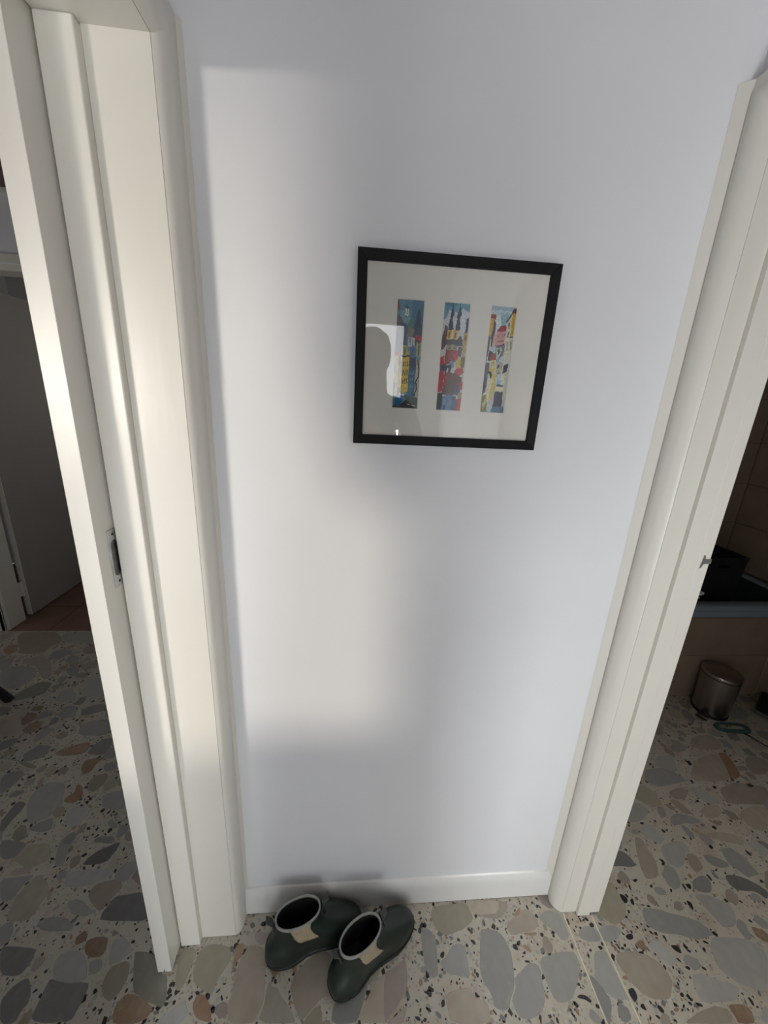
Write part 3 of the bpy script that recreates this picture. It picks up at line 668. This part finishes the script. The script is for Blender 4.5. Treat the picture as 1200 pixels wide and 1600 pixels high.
A2 = [((210,214,214),rc(0,0,1,1)),((104,158,176),[(0,0),(1,0),(1,.08),(.72,.05),(.5,.09),(.2,.07),(.12,.14),(0,.16)]),((70,130,150),rc(.1,0,.5,.035)),
 ((96,70,74),[(0,.34),(.1,.2),(.2,.22),(.24,.36),(.1,.42),(0,.42)]),
 ((36,56,80),[(.3,.05),(.34,.0),(.37,.05),(.4,.11),(.37,.13),(.42,.24),(.2,.24),(.28,.14),(.26,.11)]),((36,56,80),[(.57,.05),(.61,.0),(.64,.05),(.68,.11),(.65,.13),(.68,.24),(.48,.24),(.55,.14),(.52,.11)]),
 ((40,60,82),[(.86,.26),(.9,.14),(.96,.12),(1,.15),(1,.26)]),((220,224,226),rc(.72,.1,.84,.28)),
 ((214,176,74),rc(.2,.24,.36,.33)),((150,86,44),rc(.25,.26,.31,.31)),((220,184,82),rc(.43,.24,.6,.33)),((150,86,44),rc(.49,.26,.55,.31)),((196,164,84),rc(.84,.26,1,.38)),((130,90,50),rc(.9,.28,.96,.33)),
 ((84,84,92),[(.16,.33),(.62,.32),(.72,.29),(.82,.32),(.84,.38),(.2,.40)]),((168,162,128),rc(.2,.375,.62,.42)),((120,110,96),[(.25,.41),(.33,.38),(.41,.41)]),((120,110,96),[(.46,.41),(.54,.38),(.6,.41)]),
 ((150,56,54),[(.2,.42),(.66,.42),(.72,.5),(.5,.54),(.2,.56)]),((202,66,78),[(.5,.46),(.66,.43),(.78,.47),(.6,.53)]),((96,104,112),rc(.68,.39,.82,.48)),((190,166,84),rc(.84,.38,.96,.5)),((120,110,80),rc(.82,.48,1,.58)),
 ((190,54,58),[(0,.49),(.16,.48),(.2,.56),(0,.58)]),((120,146,168),[(.38,.56),(.46,.5),(.58,.53),(.56,.6),(.38,.6)]),((222,196,96),[(.62,.55),(.76,.48),(.84,.52),(.8,.58),(.64,.59)]),
 ((64,70,96),rc(.04,.56,.36,.62)),((34,38,50),rc(.24,.56,.46,.65)),((196,204,210),rc(.3,.585,.36,.63)),((196,204,210),rc(.5,.58,.56,.63)),
 ((190,70,58),[(.62,.6),(.9,.57),(.98,.63),(.8,.66),(.62,.64)]),((186,52,58),[(0,.62),(.22,.62),(.2,.82),(0,.83)]),((104,72,58),[(.24,.64),(.6,.63),(.94,.67),(.9,.84),(.5,.85),(.2,.84)]),
 ((142,62,52),[(.22,.65),(.44,.64),(.4,.74),(.22,.76)]),((74,64,58),rc(.5,.7,.7,.82)),((180,66,62),[(.76,.72),(.98,.72),(1,.78),(.88,.8)]),((70,84,116),rc(.72,.74,.86,.84)),((168,150,70),rc(.86,.82,.98,.88)),
 ((58,60,50),rc(0,.83,.24,1)),((88,128,166),[(.24,.86),(.5,.84),(.76,.86),(.76,1),(.2,1)]),((120,160,190),rc(.26,.87,.34,.97)),((36,60,90),rc(.38,.89,.44,.94)),((36,60,90),rc(.3,.94,.36,.99)),((56,84,122),rc(.6,.86,.78,1)),((190,60,64),[(.8,.88),(1,.87),(1,1),(.8,1)]),((130,62,62),rc(.78,.9,.84,1))]
A3 = [((196,214,218),rc(0,0,1,1)),((166,186,200),rc(0,0,1,.04)),((150,190,200),[(.4,.06),(.75,.06),(.6,.2),(.45,.18)]),((222,228,226),[(.2,.1),(.4,.08),(.5,.2),(.3,.3)]),
 ((214,174,64),[(0,.1),(.18,.1),(.16,.26),(0,.29)]),((150,56,52),[(0,.08),(.08,.08),(.22,.07),(.24,.12),(0,.115)]),((52,66,86),[(.18,.12),(.26,.15),(.2,.36),(.08,.38),(.12,.28)]),
 ((86,76,80),[(0,.27),(.1,.28),(.08,.5),(0,.52)]),((216,214,196),[(.1,.3),(.14,.3),(.12,.5),(.06,.5)]),((222,170,160),[(.2,.26),(.34,.24),(.36,.36),(.24,.38)]),
 ((214,164,158),[(.3,.22),(.68,.2),(.7,.34),(.34,.36)]),((156,44,52),[(.3,.23),(.46,.17),(.66,.17),(.7,.22)]),((70,40,46),[(.32,.355),(.7,.335),(.7,.345),(.32,.365)]),
 ((150,98,100),rc(.4,.25,.44,.28)),((150,98,100),rc(.52,.245,.56,.275)),((150,98,100),rc(.62,.24,.65,.27)),((150,98,100),rc(.42,.305,.64,.32)),
 ((222,218,196),[(.68,.13),(.84,.06),(.86,.25),(.96,.27),(.96,.5),(.74,.52),(.68,.4)]),((206,168,58),[(.86,.06),(1,.06),(1,.26),(.84,.26)]),((82,52,44),[(.64,.14),(.86,.02),(1,.02),(1,.06),(.86,.06),(.68,.15)]),
 ((96,100,84),rc(.74,.14,.8,.19)),((96,100,84),rc(.74,.22,.8,.27)),((84,78,78),rc(.84,.265,1,.275)),((150,160,132),rc(.76,.31,.82,.39)),((150,150,140),rc(.9,.31,.96,.39)),
 ((120,110,130),[(.34,.365),(.7,.345),(.68,.44),(.5,.5),(.36,.5)]),((196,206,190),[(.36,.38),(.56,.36),(.6,.4),(.5,.5),(.4,.46)]),((74,92,80),[(.42,.4),(.48,.37),(.54,.41),(.48,.44)]),
 ((60,62,80),[(.1,.4),(.28,.42),(.24,.5),(.1,.5)]),((172,84,68),[(.16,.49),(.22,.43),(.4,.43),(.44,.49)]),((228,214,160),[(.2,.49),(.44,.49),(.42,.56),(.2,.57)]),((90,84,70),rc(.26,.51,.29,.54)),((90,84,70),rc(.33,.51,.36,.54)),
 ((224,198,92),[(.2,.56),(.42,.56),(.4,.64),(.3,.68),(.2,.62)]),(K,[(.16,.59),(.3,.6),(.34,.66),(.28,.665),(.24,.62),(.16,.605)]),((98,92,112),[(0,.52),(.18,.52),(.14,.8),(0,.84)]),((70,60,66),[(0,.7),(.1,.74),(.06,.83),(0,.85)]),
 ((184,176,170),[(.46,.5),(.6,.5),(.74,.52),(.66,.6),(.5,.66)]),((120,60,74),rc(.48,.53,.58,.56)),((70,70,72),rc(.56,.58,.66,.62)),((56,48,76),[(.74,.53),(.92,.52),(.9,.6),(.74,.61)]),((222,196,86),[(.58,.58),(.68,.54),(.66,.6),(.58,.62)]),
 ((224,222,192),[(.7,.61),(.92,.6),(.9,.72),(.74,.71)]),((220,200,110),[(.38,.64),(.5,.6),(.52,.76),(.44,.84),(.36,.9),(.28,.86)]),((230,224,190),[(.18,.66),(.38,.68),(.34,.78),(.3,.98),(.12,1),(.16,.8)]),
 ((150,190,212),rc(.56,.685,.72,.72)),((70,80,80),[(.56,.72),(.84,.72),(.8,.745),(.56,.745)]),((236,226,190),rc(.56,.74,.9,.785)),((48,50,74),[(.54,.79),(.88,.785),(.86,.93),(.5,.94)]),((214,190,206),[(.4,.86),(.54,.8),(.5,.93),(.4,.93)]),
 ((96,132,156),[(.5,.94),(.86,.93),(1,.94),(1,1),(.44,1)]),((140,138,84),[(0,.85),(.2,.82),(.3,.98),(.3,1),(0,1)]),((196,190,150),[(.06,.92),(.2,.84),(.24,.88),(.12,.98)]),((206,206,188),[(.86,.62),(1,.5),(1,.94),(.9,.93)])]
def paint(name, shapes, x0, x1, z0, z1, label, seed):
    nu, nv = 44, 168; rg = np.random.default_rng(seed)
    U, V = np.meshgrid((np.arange(nu)+.5)/nu, (np.arange(nv)+.5)/nv, indexing='ij')
    U = U+.012*np.sin(V*37+seed); V = V+.004*np.sin(U*23+seed*2)
    img = np.zeros((nu,nv,3))
    for col, poly in shapes:
        ins = np.zeros(U.shape, bool); n = len(poly)
        for a in range(n):
            (xa,ya),(xb,yb) = poly[a], poly[(a+1)%n]
            if abs(yb-ya) < 1e-9: continue
            ins ^= ((ya > V) != (yb > V)) & (U < (xb-xa)*(V-ya)/(yb-ya)+xa)
        img[ins] = col
    img = np.clip(img*(1+rg.normal(0,.07,(nu,nv,1)))+rg.normal(0,3,(nu,nv,3)), 0, 255)
    vs = [(lx(x0)+(x1-x0)*i/nu, -.0112, lz(z1)-(z1-z0)*j/nv) for i in range(nu+1) for j in range(nv+1)]
    fs = []; cols = []
    for i in range(nu):
        for j in range(nv):
            fs.append((i*(nv+1)+j, i*(nv+1)+j+1, (i+1)*(nv+1)+j+1, (i+1)*(nv+1)+j)); cols.append((*s2l(img[i,j]),1))
    me = bpy.data.meshes.new(name); me.from_pydata(vs, [], fs); me.materials.append(M['print'])
    at = me.attributes.new('paint','FLOAT_COLOR','FACE'); at.data.foreach_set('color', np.array(cols,dtype=np.float32).ravel())
    o = bpy.data.objects.new(name, me); C.objects.link(o); o.parent = pic; o['label'] = label
for k, (sh, lb) in enumerate(((A1,'print of a street lamp over yellow and blue houses'),(A2,'print of dark twin spires above red roofs'),(A3,'print of a pale lane with a pink house'))):
    paint('townscape_print', sh, wins[k][0], wins[k][1], wz0, wz1, lb, k+1)
# ============================================================ BOOTS
def interp(xs, ys, x):
    return float(np.interp(x, xs, ys))
BZ = [0,.010,.022,.035,.050,.065,.078,.090,.102,.116,.132,.150]
BB = [.000,-.007,-.012,-.013,-.011,-.005,.006,.012,.017,.020,.021,.020]
BF = [.268,.273,.275,.274,.266,.250,.227,.200,.176,.158,.148,.144]
BW = [.94,.99,1.0,1.0,.985,.96,.93,.91,.90,.91,.93,.95]
TOPZ = .150
def outline(z, n=44, off=0.0):
    b, f, wz = interp(BZ,BB,z), interp(BZ,BF,z), interp(BZ,BW,z)
    k = min(1,max(0,(z-.05)/.06)); pts = []
    for i in range(n):
        a = 2*math.pi*i/n; ca, sa = math.cos(a), math.sin(a)
        e = 2.8-.7*k
        ux = math.copysign(abs(ca)**(2/e), ca); uy = math.copysign(abs(sa)**(2/e), sa)
        s_ = (ux+1)/2
        hw_foot = interp([0,.22,.42,.70,.86,1],[.051,.050,.036,.049,.047,.040], s_)
        hw_ank = .0425-.006*max(0,min(1,(z-.09)/.05))
        hw = (hw_foot*(1-k)+hw_ank*k)*wz
        lean = (.006*math.sin(math.pi*min(1,max(0,s_)))*(1-k))
        pts.append(((b+f)/2+(f-b)/2*ux+off*ca, hw*uy+lean+off*sa, z))
    return pts
def boot(name, loc, rz, label, front_tab_up):
    t = tag(empty(name, loc, rz), label, 'boot', 'pair of short green rubber boots')
    zs = [.016]+[.022+(TOPZ-.022)*i/18 for i in range(19)]
    m = MB(); rings = [outline(z) for z in zs]
    m.loft(rings, True, False); m.build('upper', M['rubber'], t, auto=60)
    m = MB(); m.loft([outline(.0,off=-.003), outline(.004,off=.0015), outline(.013,off=.0035), outline(.0185,off=.0030), outline(.0215,off=.0004)], True, False)
    for k in range(9):      # tread edge lugs
        pass
    m.build('sole', M['sole'], t, auto=50)
    m = MB(); m.loft([outline(TOPZ,off=-.0010), outline(.135,off=-.0035), outline(.105,off=-.004), outline(.070,off=-.006), outline(.040,off=-.009)], False, True)
    m.build('lining', M['lining'], t, auto=60)
    top = outline(TOPZ, 56); m = MB()
    rr = .0030; nn = len(top); rings = []
    ring8 = []
    for i in range(nn):
        a = 2*math.pi*i/nn; nrm = Vector((math.cos(a),math.sin(a),0)); p = Vector(top[i])
        ring8.append([tuple(p+nrm*(rr*math.cos(q))+Vector((0,0,1))*(rr*1.9*math.sin(q))) for q in [2*math.pi*k/8 for k in range(8)]])
    vs = [p for r in ring8 for p in r]
    m.add(vs, [(i*8+k, ((i+1)%nn)*8+k, ((i+1)%nn)*8+(k+1)%8, i*8+(k+1)%8) for i in range(nn) for k in range(8)])
    m.build('collar_binding', M['rim'], t, smooth=True)
    for side in (-1, 1):
        m = MB(); rings = []
        for j in range(9):
            v = j/8; z = TOPZ-.002-.060*v; half = (.43-.20*v) if v < .99 else .19
            c = side*math.pi/2*.98; row = []
            for i in range(9):
                a = c+(-half+2*half*i/8)*side
                n_ = 200; ol = outline(z, n_, .0016); row.append(ol[int(round((a % (2*math.pi))/(2*math.pi)*n_)) % n_])
            rings.append(row)
        m.loft(rings, False, False, closed=False); o = m.build('elastic_gusset', M['gusset'], t, smooth=True)
        md = o.modifiers.new('thick','SOLIDIFY'); md.thickness = .0016; md.offset = 1
    # pull tabs at heel and shin: folded webbing loops
    for ang, up, wd in ((math.pi, .022, .020), (0.0, .026 if front_tab_up else .010, .018)):
        bx = interp(BZ,BB,TOPZ)-.002 if ang else interp(BZ,BF,TOPZ)+.002
        s_ = -1 if ang else 1; m = MB()
        prof = [(0,-.026),(.0035,-.012),(.0050,0),(.0120,up*.6),(.0210,up),(.0232,up*.93),(.0145,up*.48),(.0072,-.002),(.0052,-.014),(.0018,-.026)]
        ra = [(bx+s_*p[0], -wd/2, TOPZ+p[1]) for p in prof]; rb = [(bx+s_*p[0], wd/2, TOPZ+p[1]) for p in prof]
        m.loft([ra, rb]); m.build('pull_tab', M['tab'], t, bevel=.0006)
    return t
boot('rubber_boot', (-.200,-.116,.0), math.radians(15.5), 'dark green rubber ankle boot nearer the left door frame, toe tucked behind its mate', True)
boot('rubber_boot', (-.014,-.192,.0), math.radians(31), 'dark green rubber ankle boot standing in front, its toe pointing at the baseboard', False)

# ============================================================ BATHROOM THINGS
tub = tag(empty('bathtub', (1.72,1.14,.517)), 'blue-grey enamelled bathtub behind a beige tiled apron', 'bathtub')
def rrect(cx, cy_, hx, hy, r, z, n=8):
    pts = []
    for q, (sx_, sy_) in enumerate(((1,1),(-1,1),(-1,-1),(1,-1))):
        for k in range(n+1):
            a = math.pi/2*q+math.pi/2*k/n; pts.append((cx+sx_*(hx-r)+r*math.cos(a), cy_+sy_*(hy-r)+r*math.sin(a), z))
    return pts
m = MB(); hx, hy = .886, .2945
m.loft([rrect(0,.0085,hx,hy,.02,.0), rrect(0,.0085,hx,hy,.02,.034), rrect(0,.0085,hx-.004,hy-.004,.02,.037), rrect(0,.0085,hx,hy,.02,.040), rrect(0,.0085,hx,hy,.02,.062), rrect(0,.0085,hx-.006,hy-.006,.02,.068), rrect(0,.0085,hx-.06,hy-.055,.13,.068), rrect(0,.0085,hx-.072,hy-.066,.13,.060)], False, False)
m.build('rim', M['tub'], tub, auto=50)
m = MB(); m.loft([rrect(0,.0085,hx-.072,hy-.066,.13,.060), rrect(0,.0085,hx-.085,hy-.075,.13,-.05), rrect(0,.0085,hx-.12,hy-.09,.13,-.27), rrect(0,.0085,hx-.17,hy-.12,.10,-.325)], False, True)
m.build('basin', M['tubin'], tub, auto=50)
# laundry basket standing in the tub
bk = tag(empty('laundry_basket', (2.055,1.095,.193)), 'tall black plastic laundry basket standing in the bathtub', 'basket')
bh = .625
def taper(z): return .80+.20*z/bh
def bwall(poly_fn, name):
    pass
hxb, hyb = .150, .135
m = MB()   # four walls as thick tapered panels, hand slots in the front and back
def corner(sx_, sy_, z, inset=0): k = taper(z); return (sx_*(hxb*k-inset), sy_*(hyb*k-inset), z)
for sx_ in (-1,1):
    for ins in (0,.004):
        pass
    a = [corner(sx_,-1,0), corner(sx_,1,0), corner(sx_,1,bh), corner(sx_,-1,bh)]; b = [corner(sx_,-1,0,.004), corner(sx_,1,0,.004), corner(sx_,1,bh,.004), corner(sx_,-1,bh,.004)]
    m.add(a+b, [(0,1,2,3),(7,6,5,4),(0,1,5,4),(1,2,6,5),(2,3,7,6),(3,0,4,7)])
for sy_ in (-1,1):
    zz_ = [0,bh-.060,bh-.040,bh]; xx_ = [-1,-.12,.30,1] if sy_ < 0 else [-1,-.3,.3,1]
    for i in range(3):
        for j in range(3):
            if i == 1 and j == 1: continue
            P = []
            for ins in (0,.004):
                for (u,v) in ((xx_[i],zz_[j]),(xx_[i+1],zz_[j]),(xx_[i+1],zz_[j+1]),(xx_[i],zz_[j+1])):
                    k = taper(v); P.append((u*(hxb*k), sy_*(hyb*k-ins), v))
            m.add(P, [(0,1,2,3),(7,6,5,4),(0,1,5,4),(1,2,6,5),(2,3,7,6),(3,0,4,7)])
m.box(-hxb*.8,hxb*.8,-hyb*.8,hyb*.8,0,.004)
m.build('body', M['basket'], bk)
m = MB(); m.loft([rrect(0,0,hxb+.006,hyb+.006,.02,bh-.012), rrect(0,0,hxb+.008,hyb+.008,.02,bh+.004), rrect(0,0,hxb-.004,hyb-.004,.016,bh+.004), rrect(0,0,hxb-.004,hyb-.004,.016,bh-.012)], False, False)
m.build('rim', M['basket'], bk, auto=40)
# pedal bin
bn = tag(empty('pedal_bin', (2.015,.748,0), math.radians(-60)), 'small round brushed-steel pedal bin beside the bathtub', 'bin')
m = MB(); m.lathe([(.078,.012),(.080,.018),(.086,.225),(.086,.232)], 48, cap=False); m.build('body', M['steel'], bn, auto=40)
m = MB(); m.lathe([(.079,0),(.082,.002),(.082,.014),(.0795,.017)], 48); m.build('base_ring', M['blackp'], bn, auto=40)
m = MB(); m.lathe([(.084,.230),(.0865,.231),(.0865,.236),(.084,.237)], 48); m.build('gasket', M['blackp'], bn, auto=40)
m = MB(); m.lathe([(.0880,.2365),(.0885,.240),(.0885,.250),(.086,.2545),(.080,.2570),(.05,.2610),(.02,.2625),(.001,.263)], 48); m.build('lid', M['steel'], bn, auto=35)
m = MB(); m.box(-.020,.020,.084,.098,.195,.246); m.build('hinge_cover', M['blackp'], bn, bevel=.003)
m = MB(); m.box(-.024,.024,-.128,-.074,.006,.018); m.build('pedal', M['blackp'], bn, bevel=.004)
m = MB(); m.box(-.0235,.0235,-.1285,-.120,.0178,.0195); m.build('pedal_trim', M['steel'], bn)
# coiled teal cord with a thin dark lead
cd = tag(empty('coiled_cord', (2.02,.618,0)), 'looped teal cord with a thin dark lead on the bathroom floor', 'cord')
def loop(L_, W_2, z, jit, n=28):
    pts = []
    for i in range(n+1):
        a = 2*math.pi*i/n; pts.append((L_/2*math.copysign(abs(math.cos(a))**.55,math.cos(a))+jit*.3, W_2*math.copysign(abs(math.sin(a))**.8,math.sin(a))+jit, z))
    return [(p[0]*math.cos(-.10)-p[1]*math.sin(-.10), p[0]*math.sin(-.10)+p[1]*math.cos(-.10), p[2]) for p in pts]
for k, (L_, W2, z, jt) in enumerate(((.175,.028,.005,0),(.165,.022,.0105,.004),(.150,.026,.0155,-.004))):
    m = MB(); m.tube(loop(L_,W2,z,jt), .0045, 8); m.build('cord_loop', M['teal'], cd, smooth=True)
m = MB(); m.tube([(.03,-.03,.004),(.05,-.055,.0035),(.062,-.085,.0035),(.075,-.112,.0035),(.10,-.118,.0035),(.13,-.105,.0035),(.16,-.11,.0035)], .0032, 8); m.build('lead', M['cordk'], cd, smooth=True)
# dark slab at the right edge
bs = tag(empty('bathroom_scale', (2.400,.700,0), math.radians(33)), 'dark flat slab with a grey-green edge lying at the far right of the bathroom floor', 'bathroom scale')
m = MB(); m.loft([rrect(0,0,.118,.098,.02,.006), rrect(0,0,.122,.102,.02,.012), rrect(0,0,.122,.102,.02,.026)], True, True); m.build('frame', M['scaleg'], bs, auto=40)
m = MB(); m.loft([rrect(0,0,.116,.096,.018,.0262), rrect(0,0,.116,.096,.018,.030), rrect(0,0,.113,.093,.016,.0315)], True, True); m.build('platform', M['blackp'], bs, auto=40)
for sx_ in (-1,1):
    for sy_ in (-1,1):
        m = MB(); m.lathe([(.012,0),(.013,.006)], 16, (sx_*.095,sy_*.075,0)); m.build('foot', M['blackp'], bs)
# stool in the side room: only the foot of one splayed leg shows
stl = tag(empty('stool', (-1.985,.640,0)), 'dark navy stool leg tip poking in at the left edge above the floor stones', 'stool')
m = MB(); m.lathe([(.001,.440),(.15,.440),(.16,.446),(.16,.462),(.15,.470),(.001,.472)], 36); m.build('seat', M['navy'], stl, auto=40)
for sx_, sy_ in ((1,1),(-1,1),(-1,-1),(1,-1)):
    m = MB(); m.tube([(sx_*.270,sy_*.265,.0),(sx_*.135,sy_*.135,.442)], [.021,.022], 16); m.build('leg', M['navy'], stl, auto=40)
# ============================================================ PHOTOGRAPHER behind the lens (casts the soft body shadow on the wall)
def person_mat():
    m = bpy.data.materials.new('dark_clothes_and_skin'); m.use_nodes = True; nt = m.node_tree; N = nt.nodes; L = nt.links
    b = N['Principled BSDF']; b.inputs['Roughness'].default_value = .85
    tc = N.new('ShaderNodeTexCoord'); sx_ = N.new('ShaderNodeSeparateXYZ'); L.new(tc.outputs['Object'], sx_.inputs[0])
    def gt(sock, v):
        n = N.new('ShaderNodeMath'); n.operation = 'GREATER_THAN'; n.inputs[1].default_value = v; L.new(sock, n.inputs[0]); return n.outputs[0]
    head = gt(sx_.outputs[2], 1.60); fwd = gt(sx_.outputs[1], .22); hi = gt(sx_.outputs[2], 1.38)
    an = N.new('ShaderNodeMath'); an.operation = 'MULTIPLY'; L.new(fwd, an.inputs[0]); L.new(hi, an.inputs[1])
    orr = N.new('ShaderNodeMath'); orr.operation = 'MAXIMUM'; L.new(head, orr.inputs[0]); L.new(an.outputs[0], orr.inputs[1])
    leg = gt(sx_.outputs[2], 1.02)
    c1 = N.new('ShaderNodeMix'); c1.data_type = 'RGBA'; c1.inputs[6].default_value = (.02,.022,.03,1); c1.inputs[7].default_value = (.045,.045,.05,1); L.new(leg, c1.inputs[0])
    c2 = N.new('ShaderNodeMix'); c2.data_type = 'RGBA'; c2.inputs[7].default_value = (.48,.30,.22,1); L.new(orr.outputs[0], c2.inputs[0]); L.new(c1.outputs[2], c2.inputs[6])
    L.new(c2.outputs[2], b.inputs['Base Color']); return m
PLX, PLY = .08, -1.15
pe = tag(empty('person', (PLX,PLY,0)), 'person in dark clothes holding up a phone to take the photo', 'person')
J = {}; E_ = []
def jt(n, p, r, par=None):
    J[n] = (len(J), p, r)
    if par: E_.append((J[par][0], J[n][0]))
jt('pelvis',(0,0,1.04),(.155,.11)); jt('waist',(0,.0,1.19),(.135,.10),'pelvis'); jt('chest',(0,-.01,1.38),(.165,.115),'waist'); jt('upper',(0,0,1.52),(.13,.09),'chest')
jt('neck',(0,.01,1.60),(.058,.058),'upper'); jt('skull',(0,.035,1.70),(.075,.088),'neck'); jt('crown',(0,.03,1.80),(.072,.09),'skull'); jt('top',(0,.02,1.85),(.04,.05),'crown')
jt('nose',(0,.128,1.715),(.016,.016),'skull')
for s_, t_ in ((-1,'l'),(1,'r')):
    hx_ = -PLX+.010
    jt('sh'+t_,(s_*.185,.0,1.52),(.064,.064),'upper'); jt('el'+t_,(s_*.245,.11,1.245),(.046,.046),'sh'+t_); jt('wr'+t_,(hx_+s_*.082,.235,1.430),(.030,.026),'el'+t_)
    jt('palm'+t_,(hx_+s_*.068,.272,1.470),(.028,.018),'wr'+t_)
    for k, (dz, ln) in enumerate(((.030,.022),(.014,.026),(-.002,.024),(-.018,.020))):
        a = 'f%d%s' % (k,t_)
        jt(a+'a',(hx_+s_*.0655,.308,1.468+dz),(.0088,.0088),'palm'+t_); jt(a+'b',(hx_+s_*.056,.336,1.470+dz),(.0080,.0080),a+'a'); jt(a+'c',(hx_+s_*(.056-ln*.6),.3385,1.470+dz),(.0072,.0072),a+'b')
    jt('th'+t_+'a',(hx_+s_*.058,.278,1.500),(.0105,.0105),'palm'+t_); jt('th'+t_+'b',(hx_+s_*.036,.288,1.515),(.0085,.0085),'th'+t_+'a')
    jt('hip'+t_,(s_*.095,0,.96),(.105,.10),'pelvis'); jt('kn'+t_,(s_*.095,.02,.53),(.088,.085),'hip'+t_); jt('an'+t_,(s_*.10,-.01,.09),(.072,.07),'kn'+t_); jt('ft'+t_,(s_*.125,.09,.042),(.042,.038),'an'+t_); jt('to'+t_,(s_*.13,.17,.034),(.038,.028),'ft'+t_)
me = bpy.data.meshes.new('body'); me.from_pydata([v[1] for v in J.values()], E_, [])
bo = bpy.data.objects.new('body', me); C.objects.link(bo); bo.parent = pe
bo.modifiers.new('skin','SKIN')
if not me.skin_vertices: me.attributes
for i, v in enumerate(J.values()):
    me.skin_vertices[0].data[i].radius = v[2]; me.skin_vertices[0].data[i].use_root = (i == 0)
sb = bo.modifiers.new('sub','SUBSURF'); sb.levels = 1; sb.render_levels = 2
me.materials.append(person_mat())
hr = MB(); hr.lathe([(.001,.135),(.045,.125),(.078,.095),(.090,.05),(.092,.01),(.084,-.035),(.07,-.06)], 28, cap=False)
hm = mat('dark_brown_hair', (.02,.013,.009), .6, var=.4, scale=30, bump=.4, bscale=80, stretch=(4,4,.6))
ho = hr.build('hair', hm, pe, smooth=True); ho.location = (0,.005,1.755); ho.rotation_euler = (math.radians(16),0,0)
# added unseen cloth, blocks the upper right of the side-room sun
m = MB(); rows = []
for j in range(13):
    v = j/12; z = 2.16-.82*v; wdt = .235*(1-.55*max(0,v-.62)**1.2/.38**1.2*.9); rows.append([(-.575-wdt*(1-i/40)*1.0, -.965+.014*math.sin(i*1.25+.4*math.sin(v*3)), z) for i in range(41)])
m.loft(rows, False, False, closed=False); cu = m.build('added_curtain', mat('grey_blocker_cloth', (.30,.29,.27), .9, var=.1, scale=20, bump=.2, bscale=300), smooth=True)
md = cu.modifiers.new('thick','SOLIDIFY'); md.thickness = .002
tag(cu, 'grey gathered cloth added to block sun at the side-room window', 'added_curtain')
# phone, lens at the camera's place
ph = tag(empty('phone', (0,-.826,1.425)), 'dark phone held up in both hands', 'phone')
m = MB(); m.box(-.030,.050,-.0085,-.0010,0,.158); m.build('case', M['blackp'], ph, bevel=.003)
